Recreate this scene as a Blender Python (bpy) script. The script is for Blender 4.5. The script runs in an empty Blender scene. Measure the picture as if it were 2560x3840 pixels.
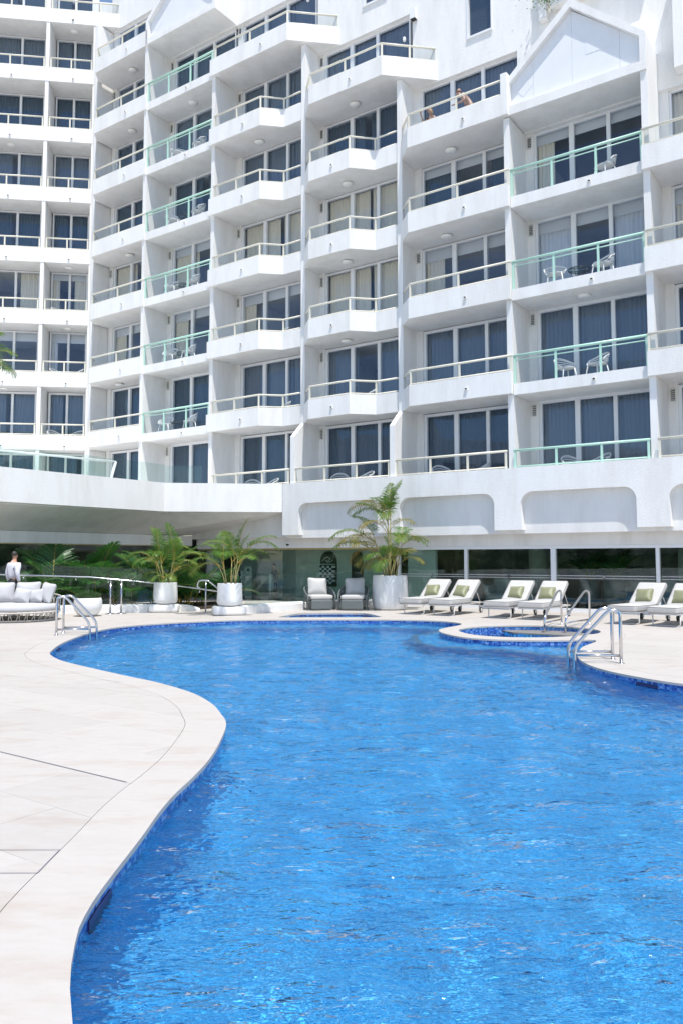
import bpy, bmesh, math, random
from mathutils import Vector, Matrix
random.seed(7)
R = math.radians
scene = bpy.context.scene
COL = scene.collection

# ------------------------------------------------------------------ camera, sky, sun, exposure
CAM_Z = 1.5
cam_data = bpy.data.cameras.new('camera')
cam_data.sensor_fit = 'VERTICAL'
cam_data.sensor_height = 36.0
cam_data.sensor_width = 24.0
cam_data.lens = 28.0
cam_data.shift_y = -0.0108
cam_data.clip_start = 0.05
cam_data.clip_end = 3000
cam = bpy.data.objects.new('camera', cam_data)
cam.location = (0, 0, CAM_Z)
cam.rotation_euler = (R(90 + 4.1228), R(0.0773), 0)
COL.objects.link(cam)
scene.camera = cam

world = bpy.data.worlds.new('World')
scene.world = world
world.use_nodes = True
wn = world.node_tree
for n_ in list(wn.nodes): wn.nodes.remove(n_)
wo = wn.nodes.new('ShaderNodeOutputWorld')
bg = wn.nodes.new('ShaderNodeBackground')
sky = wn.nodes.new('ShaderNodeTexSky')
sky.sky_type = 'NISHITA'
sky.sun_disc = False
TO_SUN = Vector((0.1134, -0.3606, 1.0)).normalized()
sky.sun_elevation = math.asin(TO_SUN.z)
sky.sun_rotation = math.atan2(TO_SUN.x, TO_SUN.y)
sky.air_density = 1.0
sky.dust_density = 0.5
sky.ozone_density = 1.0
bg.inputs['Strength'].default_value = 0.15
wn.links.new(sky.outputs[0], bg.inputs['Color'])
wn.links.new(bg.outputs[0], wo.inputs['Surface'])

sun_data = bpy.data.lights.new('sun', 'SUN')
sun_data.energy = 4.0
sun_data.angle = R(0.53)
sun_data.color = (1.0, 0.965, 0.91)
sun = bpy.data.objects.new('sun', sun_data)
sun.rotation_euler = (-TO_SUN).to_track_quat('-Z', 'Y').to_euler()
sun.location = (5, -20, 40)
COL.objects.link(sun)

vs = scene.view_settings
vs.view_transform = 'Standard'
vs.look = 'None'
vs.exposure = 0.45
vs.gamma = 1.0
vs.use_curve_mapping = False
scene.render.engine = 'CYCLES'
cy = scene.cycles
cy.max_bounces = 8
cy.diffuse_bounces = 4
cy.glossy_bounces = 4
cy.transmission_bounces = 4
cy.transparent_max_bounces = 12

# ------------------------------------------------------------------ helpers
def tag(o, label=None, cat=None, group=None, kind=None):
    if label: o['label'] = label
    if cat: o['category'] = cat
    if group: o['group'] = group
    if kind: o['kind'] = kind
    return o

def empty(name, loc=(0, 0, 0), rz=0.0, parent=None):
    o = bpy.data.objects.new(name, None)
    o.empty_display_size = 0.2
    o.location = loc
    o.rotation_euler = (0, 0, rz)
    if parent: o.parent = parent
    COL.objects.link(o)
    return o

def thing(name, label, cat, loc=(0, 0, 0), rz=0.0, group=None):
    return tag(empty(name, loc, rz), label, cat, group)

def link_mesh(name, me, parent=None):
    o = bpy.data.objects.new(name, me)
    if parent: o.parent = parent
    COL.objects.link(o)
    return o

def copy_tree(o, parent=None):
    c = o.copy()
    COL.objects.link(c)
    c.parent = parent
    for ch in list(o.children):
        copy_tree(ch, c)
    return c

class MB:
    """collects shapes; build() links them as ONE mesh object"""
    def __init__(s):
        s.v = []; s.f = []; s.mi = []; s.sm = []
    def add(s, vs_, fs, mi=0, smooth=False, M=None):
        b = len(s.v)
        if M is not None: vs_ = [tuple(M @ Vector(p)) for p in vs_]
        s.v.extend(vs_)
        for f in fs:
            s.f.append(tuple(i + b for i in f)); s.mi.append(mi); s.sm.append(smooth)
        return s
    def box(s, x0, x1, y0, y1, z0, z1, mi=0, M=None):
        v = [(x0, y0, z0), (x1, y0, z0), (x1, y1, z0), (x0, y1, z0), (x0, y0, z1), (x1, y0, z1), (x1, y1, z1), (x0, y1, z1)]
        f = [(0, 3, 2, 1), (4, 5, 6, 7), (0, 1, 5, 4), (1, 2, 6, 5), (2, 3, 7, 6), (3, 0, 4, 7)]
        return s.add(v, f, mi, False, M)
    def prism(s, poly, z0, z1, mi=0, M=None):
        n = len(poly)
        v = [(p[0], p[1], z0) for p in poly] + [(p[0], p[1], z1) for p in poly]
        f = [tuple(range(n - 1, -1, -1)), tuple(range(n, 2 * n))]
        for i in range(n):
            j = (i + 1) % n
            f.append((i, j, n + j, n + i))
        return s.add(v, f, mi, False, M)
    def prism_y(s, poly, y0, y1, mi=0, M=None):
        """polygon in (x,z) extruded along y"""
        n = len(poly)
        v = [(p[0], y0, p[1]) for p in poly] + [(p[0], y1, p[1]) for p in poly]
        f = [tuple(range(n)), tuple(range(2 * n - 1, n - 1, -1))]
        for i in range(n):
            j = (i + 1) % n
            f.append((j, i, n + i, n + j))
        return s.add(v, f, mi, False, M)
    def strip(s, outer, inner, z0, z1, mi=0):
        """wall between two open plan polylines"""
        return s.prism(list(outer) + list(reversed(inner)), z0, z1, mi)
    def wall(s, pts, th, z0, z1, mi=0):
        """wall of thickness th (to the left of travel) built per segment with mitres"""
        inn = offset_line(pts, th)
        for i in range(len(pts) - 1):
            a, b = pts[i], pts[i + 1]; c, d = inn[i + 1], inn[i]
            v = [(a[0], a[1], z0), (b[0], b[1], z0), (c[0], c[1], z0), (d[0], d[1], z0),
                 (a[0], a[1], z1), (b[0], b[1], z1), (c[0], c[1], z1), (d[0], d[1], z1)]
            f = [(0, 3, 2, 1), (4, 5, 6, 7), (0, 1, 5, 4), (2, 3, 7, 6)]
            if i == 0: f.append((3, 0, 4, 7))
            if i == len(pts) - 2: f.append((1, 2, 6, 5))
            s.add(v, f, mi)
        return s
    def tube(s, pts, r, n=8, mi=0, caps=True, closed=False, flat=1.0):
        pts = [Vector(p) for p in pts]
        m = len(pts)
        rr = r if isinstance(r, (list, tuple)) else [r] * m
        up = Vector((0, 0, 1))
        t0 = (pts[1] - pts[0]).normalized()
        a = up if abs(t0.dot(up)) < 0.95 else Vector((1, 0, 0))
        nrm = (a - t0 * a.dot(t0)).normalized()
        v = []
        for i in range(m):
            if closed:
                t = (pts[(i + 1) % m] - pts[i - 1]).normalized()
            elif i == 0: t = t0
            elif i == m - 1: t = (pts[i] - pts[i - 1]).normalized()
            else:
                t = ((pts[i + 1] - pts[i]).normalized() + (pts[i] - pts[i - 1]).normalized())
                t = t.normalized() if t.length > 1e-6 else t0
            nrm = (nrm - t * nrm.dot(t))
            nrm = nrm.normalized() if nrm.length > 1e-6 else t.orthogonal().normalized()
            bn = t.cross(nrm)
            for k in range(n):
                an = 2 * math.pi * k / n
                p = pts[i] + nrm * (math.cos(an) * rr[i] * flat) + bn * (math.sin(an) * rr[i])
                v.append(tuple(p))
        f = []
        segs = m if closed else m - 1
        for i in range(segs):
            j = (i + 1) % m
            for k in range(n):
                l = (k + 1) % n
                f.append((i * n + k, i * n + l, j * n + l, j * n + k))
        if caps and not closed:
            f.append(tuple(range(n - 1, -1, -1)))
            f.append(tuple((m - 1) * n + k for k in range(n)))
        return s.add(v, f, mi, True)
    def lathe(s, prof, n=32, mi=0, c=(0, 0), sx=1, sy=1):
        v = []; f = []
        for (r, z) in prof:
            for k in range(n):
                a = 2 * math.pi * k / n
                v.append((c[0] + math.cos(a) * r * sx, c[1] + math.sin(a) * r * sy, z))
        for i in range(len(prof) - 1):
            for k in range(n):
                l = (k + 1) % n
                f.append((i * n + k, i * n + l, (i + 1) * n + l, (i + 1) * n + k))
        if prof[0][0] > 1e-4: f.append(tuple(range(n - 1, -1, -1)))
        if prof[-1][0] > 1e-4: f.append(tuple((len(prof) - 1) * n + k for k in range(n)))
        return s.add(v, f, mi, True)
    def rbox(s, w, d, h, r, mi=0, M=None, n=5, crown=0.0, pinch=0.0):
        """rounded box centred on origin; crown bulges top and bottom"""
        hw, hd, hh = w / 2, d / 2, h / 2
        r = min(r, hw, hd, hh)
        vs_, fs = [], []
        N = n * 2
        def par(i, half):
            # denser near the edges
            q = i / N * 2 - 1
            return math.copysign(abs(q) ** 0.75, q) * half
        def rp(p):
            q = Vector((max(-hw + r, min(hw - r, p[0])), max(-hd + r, min(hd - r, p[1])), max(-hh + r, min(hh - r, p[2]))))
            dlt = Vector(p) - q
            if dlt.length > 1e-9: q = q + dlt.normalized() * r
            ax = abs(q.x) / hw; ay = abs(q.y) / hd
            cz = (1 - ax ** 2.5) * (1 - ay ** 2.5)
            z = q.z + math.copysign(crown * max(0, cz), q.z) * min(1, abs(q.z) / hh)
            k = 1 - pinch * ((1 - ax ** 2) * (ay ** 4) )
            k2 = 1 - pinch * ((1 - ay ** 2) * (ax ** 4))
            return (q.x * k2, q.y * k, z)
        dims = (hw, hd, hh)
        for axis in range(3):
            for sg in (-1, 1):
                b = len(vs_)
                u_, v_ = [(1, 2), (2, 0), (0, 1)][axis]
                for i in range(N + 1):
                    for j in range(N + 1):
                        p = [0, 0, 0]
                        p[axis] = sg * dims[axis]; p[u_] = par(i, dims[u_]); p[v_] = par(j, dims[v_])
                        vs_.append(rp(p))
                for i in range(N):
                    for j in range(N):
                        q = (b + i * (N + 1) + j, b + (i + 1) * (N + 1) + j, b + (i + 1) * (N + 1) + j + 1, b + i * (N + 1) + j + 1)
                        fs.append(q if sg > 0 else tuple(reversed(q)))
        return s.add(vs_, fs, mi, True, M)
    def build(s, name, mats, parent=None, weld=False):
        me = bpy.data.meshes.new(name)
        me.from_pydata(s.v, [], s.f)
        if not isinstance(mats, (list, tuple)): mats = [mats]
        for m in mats: me.materials.append(m)
        me.polygons.foreach_set('material_index', s.mi)
        me.polygons.foreach_set('use_smooth', s.sm)
        if weld:
            bm = bmesh.new(); bm.from_mesh(me)
            bmesh.ops.remove_doubles(bm, verts=bm.verts, dist=1e-4)
            bm.to_mesh(me); bm.free()
        me.update()
        return link_mesh(name, me, parent)

def offset_line(pts, d, closed=False):
    """offset polyline to the left of travel by d with mitres"""
    n = len(pts); out = []
    for i in range(n):
        a = pts[i - 1] if (i > 0 or closed) else None
        c = pts[(i + 1) % n] if (i < n - 1 or closed) else None
        b = pts[i]
        ns = []
        for p, q in ((a, b), (b, c)):
            if p is None or q is None: continue
            dx, dy = q[0] - p[0], q[1] - p[1]; L = math.hypot(dx, dy) or 1
            ns.append((-dy / L, dx / L))
        if len(ns) == 1: nx, ny = ns[0]; k = 1
        else:
            nx, ny = ns[0][0] + ns[1][0], ns[0][1] + ns[1][1]
            L = math.hypot(nx, ny) or 1; nx /= L; ny /= L
            k = 1 / max(0.4, nx * ns[0][0] + ny * ns[0][1])
        out.append((b[0] + nx * d * k, b[1] + ny * d * k))
    return out

def catmull(pts, step, closed=True):
    n = len(pts); out = []
    rng = n if closed else n - 1
    for i in range(rng):
        p0 = Vector(pts[i - 1] if (closed or i > 0) else pts[i]); p1 = Vector(pts[i]); p2 = Vector(pts[(i + 1) % n])
        p3 = Vector(pts[(i + 2) % n] if (closed or i + 2 < n) else pts[(i + 1) % n])
        m = max(1, int((p2 - p1).length / step))
        for k in range(m):
            t = k / m
            q = 0.5 * ((2 * p1) + (p2 - p0) * t + (2 * p0 - 5 * p1 + 4 * p2 - p3) * t * t + (3 * p1 - p0 - 3 * p2 + p3) * t ** 3)
            out.append((q.x, q.y))
    if not closed: out.append(tuple(pts[-1]))
    return out

# ------------------------------------------------------------------ materials
def new_mat(name):
    m = bpy.data.materials.new(name); m.use_nodes = True
    nt = m.node_tree
    for x in list(nt.nodes): nt.nodes.remove(x)
    out = nt.nodes.new('ShaderNodeOutputMaterial')
    return m, nt, out

def noise(nt, scale, detail=3, rough=0.55, vec=None):
    t = nt.nodes.new('ShaderNodeTexNoise')
    t.inputs['Scale'].default_value = scale; t.inputs['Detail'].default_value = detail; t.inputs['Roughness'].default_value = rough
    if vec is not None: nt.links.new(vec, t.inputs['Vector'])
    return t

def ramp(nt, fac, stops):
    r = nt.nodes.new('ShaderNodeValToRGB')
    e = r.color_ramp.elements
    e[0].position, e[0].color = stops[0][0], (*stops[0][1], 1)
    e[1].position, e[1].color = stops[1][0], (*stops[1][1], 1)
    for p, c in stops[2:]:
        x = e.new(p); x.color = (*c, 1)
    nt.links.new(fac, r.inputs['Fac'])
    return r

def pos_vec(nt, obj=False, scale=(1, 1, 1), rot=(0, 0, 0)):
    if obj:
        g = nt.nodes.new('ShaderNodeTexCoord'); o = g.outputs['Object']
    else:
        g = nt.nodes.new('ShaderNodeNewGeometry'); o = g.outputs['Position']
    mp = nt.nodes.new('ShaderNodeMapping')
    mp.inputs['Scale'].default_value = scale; mp.inputs['Rotation'].default_value = rot
    nt.links.new(o, mp.inputs['Vector'])
    return mp.outputs[0]

def mat(name, col, rough=0.5, metal=0.0, bump=None, var=None, spec=0.5, obj=False, sheen=0.0, trans=0.0, coat=0.0):
    """bump=(scale, strength, distance) ; var=(scale, colour2, lo, hi)"""
    m, nt, out = new_mat(name)
    p = nt.nodes.new('ShaderNodeBsdfPrincipled')
    p.inputs['Base Color'].default_value = (*col, 1)
    p.inputs['Roughness'].default_value = rough
    p.inputs['Metallic'].default_value = metal
    p.inputs['Specular IOR Level'].default_value = spec
    p.inputs['Sheen Weight'].default_value = sheen
    p.inputs['Coat Weight'].default_value = coat
    vec = pos_vec(nt, obj)
    if var:
        nz = noise(nt, var[0], 4, 0.6, vec)
        r = ramp(nt, nz.outputs['Fac'], [(var[2], col), (var[3], var[1])])
        nt.links.new(r.outputs[0], p.inputs['Base Color'])
    if bump:
        nz = noise(nt, bump[0], 5, 0.65, vec)
        b = nt.nodes.new('ShaderNodeBump')
        b.inputs['Strength'].default_value = bump[1]; b.inputs['Distance'].default_value = bump[2]
        nt.links.new(nz.outputs['Fac'], b.inputs['Height']); nt.links.new(b.outputs[0], p.inputs['Normal'])
    surf = p.outputs[0]
    if trans > 0:
        tr = nt.nodes.new('ShaderNodeBsdfTranslucent'); tr.inputs[0].default_value = (*col, 1)
        if var: nt.links.new(r.outputs[0], tr.inputs[0])
        mx = nt.nodes.new('ShaderNodeMixShader'); mx.inputs[0].default_value = trans
        nt.links.new(surf, mx.inputs[1]); nt.links.new(tr.outputs[0], mx.inputs[2]); surf = mx.outputs[0]
    nt.links.new(surf, out.inputs[0])
    return m

def glass_mat(name, tint, ior=1.5, gloss_rough=0.0, gcol=(0.95, 0.97, 1)):
    m, nt, out = new_mat(name)
    fr = nt.nodes.new('ShaderNodeFresnel'); fr.inputs['IOR'].default_value = ior
    # thin sheet: both faces reflect alike
    gb = nt.nodes.new('ShaderNodeNewGeometry'); mr_ = nt.nodes.new('ShaderNodeMapRange'); mr_.inputs[3].default_value = ior; mr_.inputs[4].default_value = 1 / ior
    nt.links.new(gb.outputs['Backfacing'], mr_.inputs[0]); nt.links.new(mr_.outputs[0], fr.inputs['IOR'])
    tr = nt.nodes.new('ShaderNodeBsdfTransparent'); tr.inputs[0].default_value = (*tint, 1)
    gl = nt.nodes.new('ShaderNodeBsdfGlossy'); gl.inputs['Roughness'].default_value = gloss_rough
    gl.inputs[0].default_value = (*gcol, 1)
    vec = pos_vec(nt)
    nz = noise(nt, 0.9, 2, 0.5, vec)
    b = nt.nodes.new('ShaderNodeBump'); b.inputs['Strength'].default_value = 0.06; b.inputs['Distance'].default_value = 0.02
    nt.links.new(nz.outputs['Fac'], b.inputs['Height']); nt.links.new(b.outputs[0], gl.inputs['Normal'])
    mx = nt.nodes.new('ShaderNodeMixShader')
    nt.links.new(fr.outputs[0], mx.inputs[0]); nt.links.new(tr.outputs[0], mx.inputs[1]); nt.links.new(gl.outputs[0], mx.inputs[2])
    nt.links.new(mx.outputs[0], out.inputs[0])
    return m

def stucco_mat(name, col, bscale=38, bstr=0.45, dist=0.007, stain=0.045):
    m, nt, out = new_mat(name)
    p = nt.nodes.new('ShaderNodeBsdfPrincipled')
    p.inputs['Roughness'].default_value = 0.85; p.inputs['Specular IOR Level'].default_value = 0.25
    vec = pos_vec(nt)
    vs_ = pos_vec(nt, scale=(1.6, 1.6, 0.35))
    st = noise(nt, 1.1, 6, 0.7, vs_)
    c2 = tuple(c * (1 - stain * 3.2) * k for c, k in zip(col, (1.0, 0.985, 0.96)))
    r = ramp(nt, st.outputs['Fac'], [(0.42, col), (0.78, c2)])
    nt.links.new(r.outputs[0], p.inputs['Base Color'])
    a = noise(nt, bscale, 4, 0.6, vec)
    a2 = noise(nt, bscale * 0.33, 3, 0.6, vec)
    rr = ramp(nt, a.outputs['Fac'], [(0.35, (0, 0, 0)), (0.62, (1, 1, 1))])
    ad = nt.nodes.new('ShaderNodeMath'); ad.operation = 'ADD'
    nt.links.new(rr.outputs[0], ad.inputs[0]); nt.links.new(a2.outputs['Fac'], ad.inputs[1])
    b = nt.nodes.new('ShaderNodeBump'); b.inputs['Strength'].default_value = bstr; b.inputs['Distance'].default_value = dist
    nt.links.new(ad.outputs[0], b.inputs['Height']); nt.links.new(b.outputs[0], p.inputs['Normal'])
    nt.links.new(p.outputs[0], out.inputs[0])
    return m

M = {}
M['stucco'] = stucco_mat('white_stucco', (0.84, 0.83, 0.81))
M['stucco_smooth'] = stucco_mat('smooth_render', (0.80, 0.79, 0.77), 60, 0.15, 0.006, 0.05)
M['panel'] = mat('white_panel', (0.78, 0.79, 0.81), 0.5, var=(1.5, (0.73, 0.74, 0.76), 0.4, 0.8))
M['white_frame'] = mat('white_aluminium', (0.78, 0.79, 0.80), 0.35)
M['cream_metal'] = mat('cream_paint', (0.72, 0.69, 0.58), 0.38)
M['mint_metal'] = mat('mint_paint', (0.47, 0.72, 0.60), 0.36)
M['rail_glass'] = glass_mat('railing_glass', (0.86, 0.89, 0.89), 1.45)
M['green_glass'] = glass_mat('green_glass', (0.89, 0.95, 0.935), 1.38)
M['window_glass'] = glass_mat('window_glass', (0.90, 0.93, 0.96), 1.72, gcol=(0.50, 0.70, 1.0))
M['shop_glass'] = glass_mat('shop_glass', (0.80, 0.88, 0.85), 1.55)
M['room'] = mat('room_wall', (0.45, 0.44, 0.42), 0.8)
M['carpet'] = mat('dark_carpet', (0.14, 0.14, 0.14), 0.6)
M['curtain_d'] = mat('slate_curtain', (0.19, 0.225, 0.26), 0.9, trans=0.1)
M['skimmer'] = mat('skimmer_navy', (0.012, 0.02, 0.10), 0.5)
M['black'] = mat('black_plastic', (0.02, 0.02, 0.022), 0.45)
M['curtain_a'] = mat('teal_curtain', (0.085, 0.115, 0.14), 0.9, trans=0.1)
M['curtain_b'] = mat('beige_curtain', (0.82, 0.74, 0.58), 0.9, trans=0.1)
M['curtain_c'] = mat('pale_curtain', (0.80, 0.80, 0.80), 0.9, trans=0.2)
M['vent'] = mat('vent_white', (0.70, 0.70, 0.67), 0.5)
M['lamp'] = mat('opal_lamp', (0.85, 0.85, 0.82), 0.3)
M['spout'] = mat('spout_dark', (0.06, 0.06, 0.06), 0.6)
M['steel'] = mat('stainless_steel', (0.62, 0.62, 0.63), 0.16, 1.0, bump=(160, 0.05, 0.001))
M['gold'] = mat('brass_trim', (0.50, 0.40, 0.18), 0.4, 0.6)
M['ceramic'] = mat('white_planter', (0.77, 0.77, 0.76), 0.55, bump=(120, 0.15, 0.002), var=(3, (0.72, 0.72, 0.70), 0.45, 0.8))
M['soil'] = mat('dark_soil', (0.06, 0.045, 0.03), 0.95, bump=(60, 0.8, 0.02))
M['cushion'] = mat('white_cushion', (0.48, 0.47, 0.45), 0.85, bump=(420, 0.25, 0.002), var=(5, (0.45, 0.44, 0.42), 0.4, 0.7), obj=True)
M['cushion_grey'] = mat('pale_grey_cushion', (0.48, 0.48, 0.49), 0.88, bump=(380, 0.25, 0.002), var=(4, (0.44, 0.44, 0.45), 0.4, 0.7), obj=True)
M['piping'] = mat('grey_piping', (0.22, 0.22, 0.22), 0.8)
M['olive'] = mat('olive_satin', (0.215, 0.22, 0.115), 0.45, bump=(14, 0.5, 0.02), var=(6, (0.18, 0.185, 0.095), 0.4, 0.7), sheen=0.3, obj=True)
M['wicker'] = mat('grey_wicker', (0.14, 0.155, 0.155), 0.6, bump=(180, 0.6, 0.004), var=(40, (0.10, 0.12, 0.12), 0.4, 0.6), obj=True)
M['taupe_rope'] = mat('taupe_rope', (0.50, 0.47, 0.43), 0.75)
M['alu'] = mat('painted_alu', (0.64, 0.63, 0.61), 0.4)
M['tyre'] = mat('black_rubber', (0.03, 0.03, 0.03), 0.7)
M['plastic_white'] = mat('white_plastic', (0.80, 0.80, 0.80), 0.35)
M['navy_rope'] = mat('navy_rope', (0.02, 0.025, 0.07), 0.8)
M['skin'] = mat('skin', (0.48, 0.26, 0.17), 0.55)
M['skin_red'] = mat('sunburnt_skin', (0.44, 0.27, 0.20), 0.5)
M['shirt'] = mat('white_shirt', (0.64, 0.63, 0.70), 0.8, bump=(14, 0.5, 0.03), obj=True)
M['trousers'] = mat('black_trousers', (0.025, 0.025, 0.03), 0.8)
M['hair_dark'] = mat('dark_hair', (0.02, 0.016, 0.013), 0.5, bump=(120, 0.6, 0.01), obj=True)
M['hair_grey'] = mat('short_grey_hair', (0.28, 0.17, 0.12), 0.6, obj=True)
M['hair_blond'] = mat('blond_hair', (0.36, 0.22, 0.10), 0.5, bump=(90, 0.6, 0.01), obj=True)
M['towel'] = mat('white_towel', (0.75, 0.75, 0.74), 0.95, bump=(200, 0.4, 0.004))
M['navy'] = mat('navy_cloth', (0.02, 0.025, 0.06), 0.85)
M['peel'] = mat('bare_render', (0.42, 0.22, 0.09), 0.9, bump=(30, 0.6, 0.01))
M['pale_green'] = mat('pale_interior', (0.50, 0.53, 0.49), 0.8)
M['stone_ledge'] = mat('stone_ledge', (0.20, 0.19, 0.18), 0.7, var=(6, (0.15, 0.145, 0.14), 0.4, 0.7))

def leaf_mat(name, c1, c2, c3):
    m, nt, out = new_mat(name)
    p = nt.nodes.new('ShaderNodeBsdfPrincipled')
    p.inputs['Roughness'].default_value = 0.38; p.inputs['Specular IOR Level'].default_value = 0.4
    oi = nt.nodes.new('ShaderNodeObjectInfo')
    gi = nt.nodes.new('ShaderNodeNewGeometry')
    ad = nt.nodes.new('ShaderNodeMath'); ad.operation = 'MULTIPLY_ADD'; ad.inputs[1].default_value = 0.55
    nt.links.new(gi.outputs['Random Per Island'], ad.inputs[0])
    ml = nt.nodes.new('ShaderNodeMath'); ml.operation = 'MULTIPLY'; ml.inputs[1].default_value = 0.45
    nt.links.new(oi.outputs['Random'], ml.inputs[0]); nt.links.new(ml.outputs[0], ad.inputs[2])
    r = ramp(nt, ad.outputs[0], [(0.1, c1), (0.6, c2), (0.97, c3)])
    nt.links.new(r.outputs[0], p.inputs['Base Color'])
    tr = nt.nodes.new('ShaderNodeBsdfTranslucent'); nt.links.new(r.outputs[0], tr.inputs[0])
    mx = nt.nodes.new('ShaderNodeMixShader'); mx.inputs[0].default_value = 0.35
    nt.links.new(p.outputs[0], mx.inputs[1]); nt.links.new(tr.outputs[0], mx.inputs[2]); nt.links.new(mx.outputs[0], out.inputs[0])
    return m
M['leaf'] = leaf_mat('palm_leaf', (0.05, 0.135, 0.018), (0.11, 0.22, 0.03), (0.26, 0.31, 0.05))
M['leaf_sunlit'] = leaf_mat('bed_leaf_sunlit', (0.022, 0.085, 0.016), (0.045, 0.155, 0.028), (0.11, 0.24, 0.04))  # paler copy of the bed leaf, sunlight on front plants put into colour
M['hedge_leaf'] = leaf_mat('hedge_leaf', (0.02, 0.05, 0.02), (0.04, 0.08, 0.03), (0.06, 0.11, 0.045))
M['leaf_shaded'] = leaf_mat('bed_leaf_shaded', (0.012, 0.055, 0.014), (0.028, 0.105, 0.025), (0.075, 0.19, 0.03))  # darker copy, shade over the rear plants put into the leaf colour
M['leaf_dry'] = leaf_mat('dry_palm_leaf', (0.14, 0.17, 0.03), (0.26, 0.22, 0.05), (0.34, 0.22, 0.08))
M['leaf_grass'] = leaf_mat('grass_leaf', (0.04, 0.09, 0.03), (0.07, 0.15, 0.05), (0.13, 0.19, 0.07))
M['cane'] = mat('palm_cane', (0.42, 0.33, 0.13), 0.6, var=(9, (0.24, 0.26, 0.10), 0.35, 0.7))
M['petiole'] = mat('palm_stalk', (0.42, 0.27, 0.05), 0.5, var=(8, (0.26, 0.27, 0.05), 0.35, 0.7))
M['trunk'] = mat('palm_trunk', (0.22, 0.18, 0.13), 0.9, bump=(20, 0.7, 0.03))

def deck_mat():
    m, nt, out = new_mat('travertine')
    p = nt.nodes.new('ShaderNodeBsdfPrincipled')
    p.inputs['Roughness'].default_value = 0.62; p.inputs['Specular IOR Level'].default_value = 0.3
    ph = R(35.067)
    v1 = pos_vec(nt, scale=(1.1, 3.2, 1), rot=(0, 0, ph - R(28)))
    v2 = pos_vec(nt, scale=(4, 11, 1), rot=(0, 0, ph - R(28)))
    a = noise(nt, 1.2, 6, 0.62, v1)
    b_ = noise(nt, 2.2, 5, 0.7, v2)
    oi = nt.nodes.new('ShaderNodeObjectInfo')
    c1 = (0.445, 0.410, 0.375); c2 = (0.465, 0.435, 0.405); c3 = (0.415, 0.362, 0.315)
    r = ramp(nt, a.outputs['Fac'], [(0.30, c1), (0.50, c2), (0.72, c3)])
    mx = nt.nodes.new('ShaderNodeMixRGB'); mx.blend_type = 'MULTIPLY'; mx.inputs[0].default_value = 0.5
    r2 = ramp(nt, b_.outputs['Fac'], [(0.35, (0.93, 0.925, 0.92)), (0.6, (1.02, 1.02, 1.02))])
    nt.links.new(r.outputs[0], mx.inputs[1]); nt.links.new(r2.outputs[0], mx.inputs[2])
    hs = nt.nodes.new('ShaderNodeHueSaturation')
    mr = nt.nodes.new('ShaderNodeMapRange'); mr.inputs[3].default_value = 0.965; mr.inputs[4].default_value = 1.03
    nt.links.new(oi.outputs['Random'], mr.inputs[0]); nt.links.new(mr.outputs[0], hs.inputs['Value'])
    nt.links.new(mx.outputs[0], hs.inputs['Color'])
    nt.links.new(hs.outputs[0], p.inputs['Base Color'])
    bp = nt.nodes.new('ShaderNodeBump'); bp.inputs['Strength'].default_value = 0.12; bp.inputs['Distance'].default_value = 0.004
    nt.links.new(b_.outputs['Fac'], bp.inputs['Height']); nt.links.new(bp.outputs[0], p.inputs['Normal'])
    nt.links.new(p.outputs[0], out.inputs[0])
    return m
M['deck'] = deck_mat()
M['grout'] = mat('grout', (0.40, 0.375, 0.35), 0.9)
M['slot'] = mat('slot_drain', (0.17, 0.17, 0.20), 0.7)
M['dark_wall'] = mat('dark_panelling', (0.24, 0.25, 0.23), 0.5, var=(1.2, (0.55, 0.55, 0.50), 0.45, 0.6))

def mosaic_mat(name, per_object, stops, rough=0.16):
    m, nt, out = new_mat(name)
    p = nt.nodes.new('ShaderNodeBsdfPrincipled')
    p.inputs['Roughness'].default_value = rough
    if per_object:
        g = nt.nodes.new('ShaderNodeObjectInfo'); o = g.outputs['Random']
    else:
        g = nt.nodes.new('ShaderNodeNewGeometry'); o = g.outputs['Random Per Island']
    r = ramp(nt, o, stops)
    nt.links.new(r.outputs[0], p.inputs['Base Color'])
    nt.links.new(p.outputs[0], out.inputs[0])
    return m
TS = [(0.0, (0.022, 0.05, 0.30)), (0.35, (0.05, 0.14, 0.46)), (0.7, (0.11, 0.26, 0.58)), (1.0, (0.24, 0.40, 0.68))]
M['tile'] = mosaic_mat('mosaic_tile', False, TS)
M['tile_obj'] = mosaic_mat('mosaic_tile_single', True, TS)

def pool_floor_mat():
    m, nt, out = new_mat('pool_mosaic')
    p = nt.nodes.new('ShaderNodeBsdfPrincipled'); p.inputs['Roughness'].default_value = 0.5
    vec = pos_vec(nt)
    vo = nt.nodes.new('ShaderNodeTexVoronoi'); vo.distance = 'CHEBYCHEV'; vo.inputs['Scale'].default_value = 30; vo.inputs['Randomness'].default_value = 0.0
    nt.links.new(vec, vo.inputs['Vector'])
    sp = nt.nodes.new('ShaderNodeSeparateColor'); nt.links.new(vo.outputs['Color'], sp.inputs[0])
    r = ramp(nt, sp.outputs[0], [(0.0, (0.012, 0.138, 0.41)), (0.45, (0.038, 0.312, 0.64)), (0.8, (0.08, 0.472, 0.785)), (1.0, (0.29, 0.69, 0.89))])
    nt.links.new(r.outputs[0], p.inputs['Base Color'])
    nt.links.new(p.outputs[0], out.inputs[0])
    return m
M['pool_floor'] = pool_floor_mat()
M['nosing'] = mat('pale_nosing', (0.62, 0.80, 0.86), 0.5)

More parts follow.
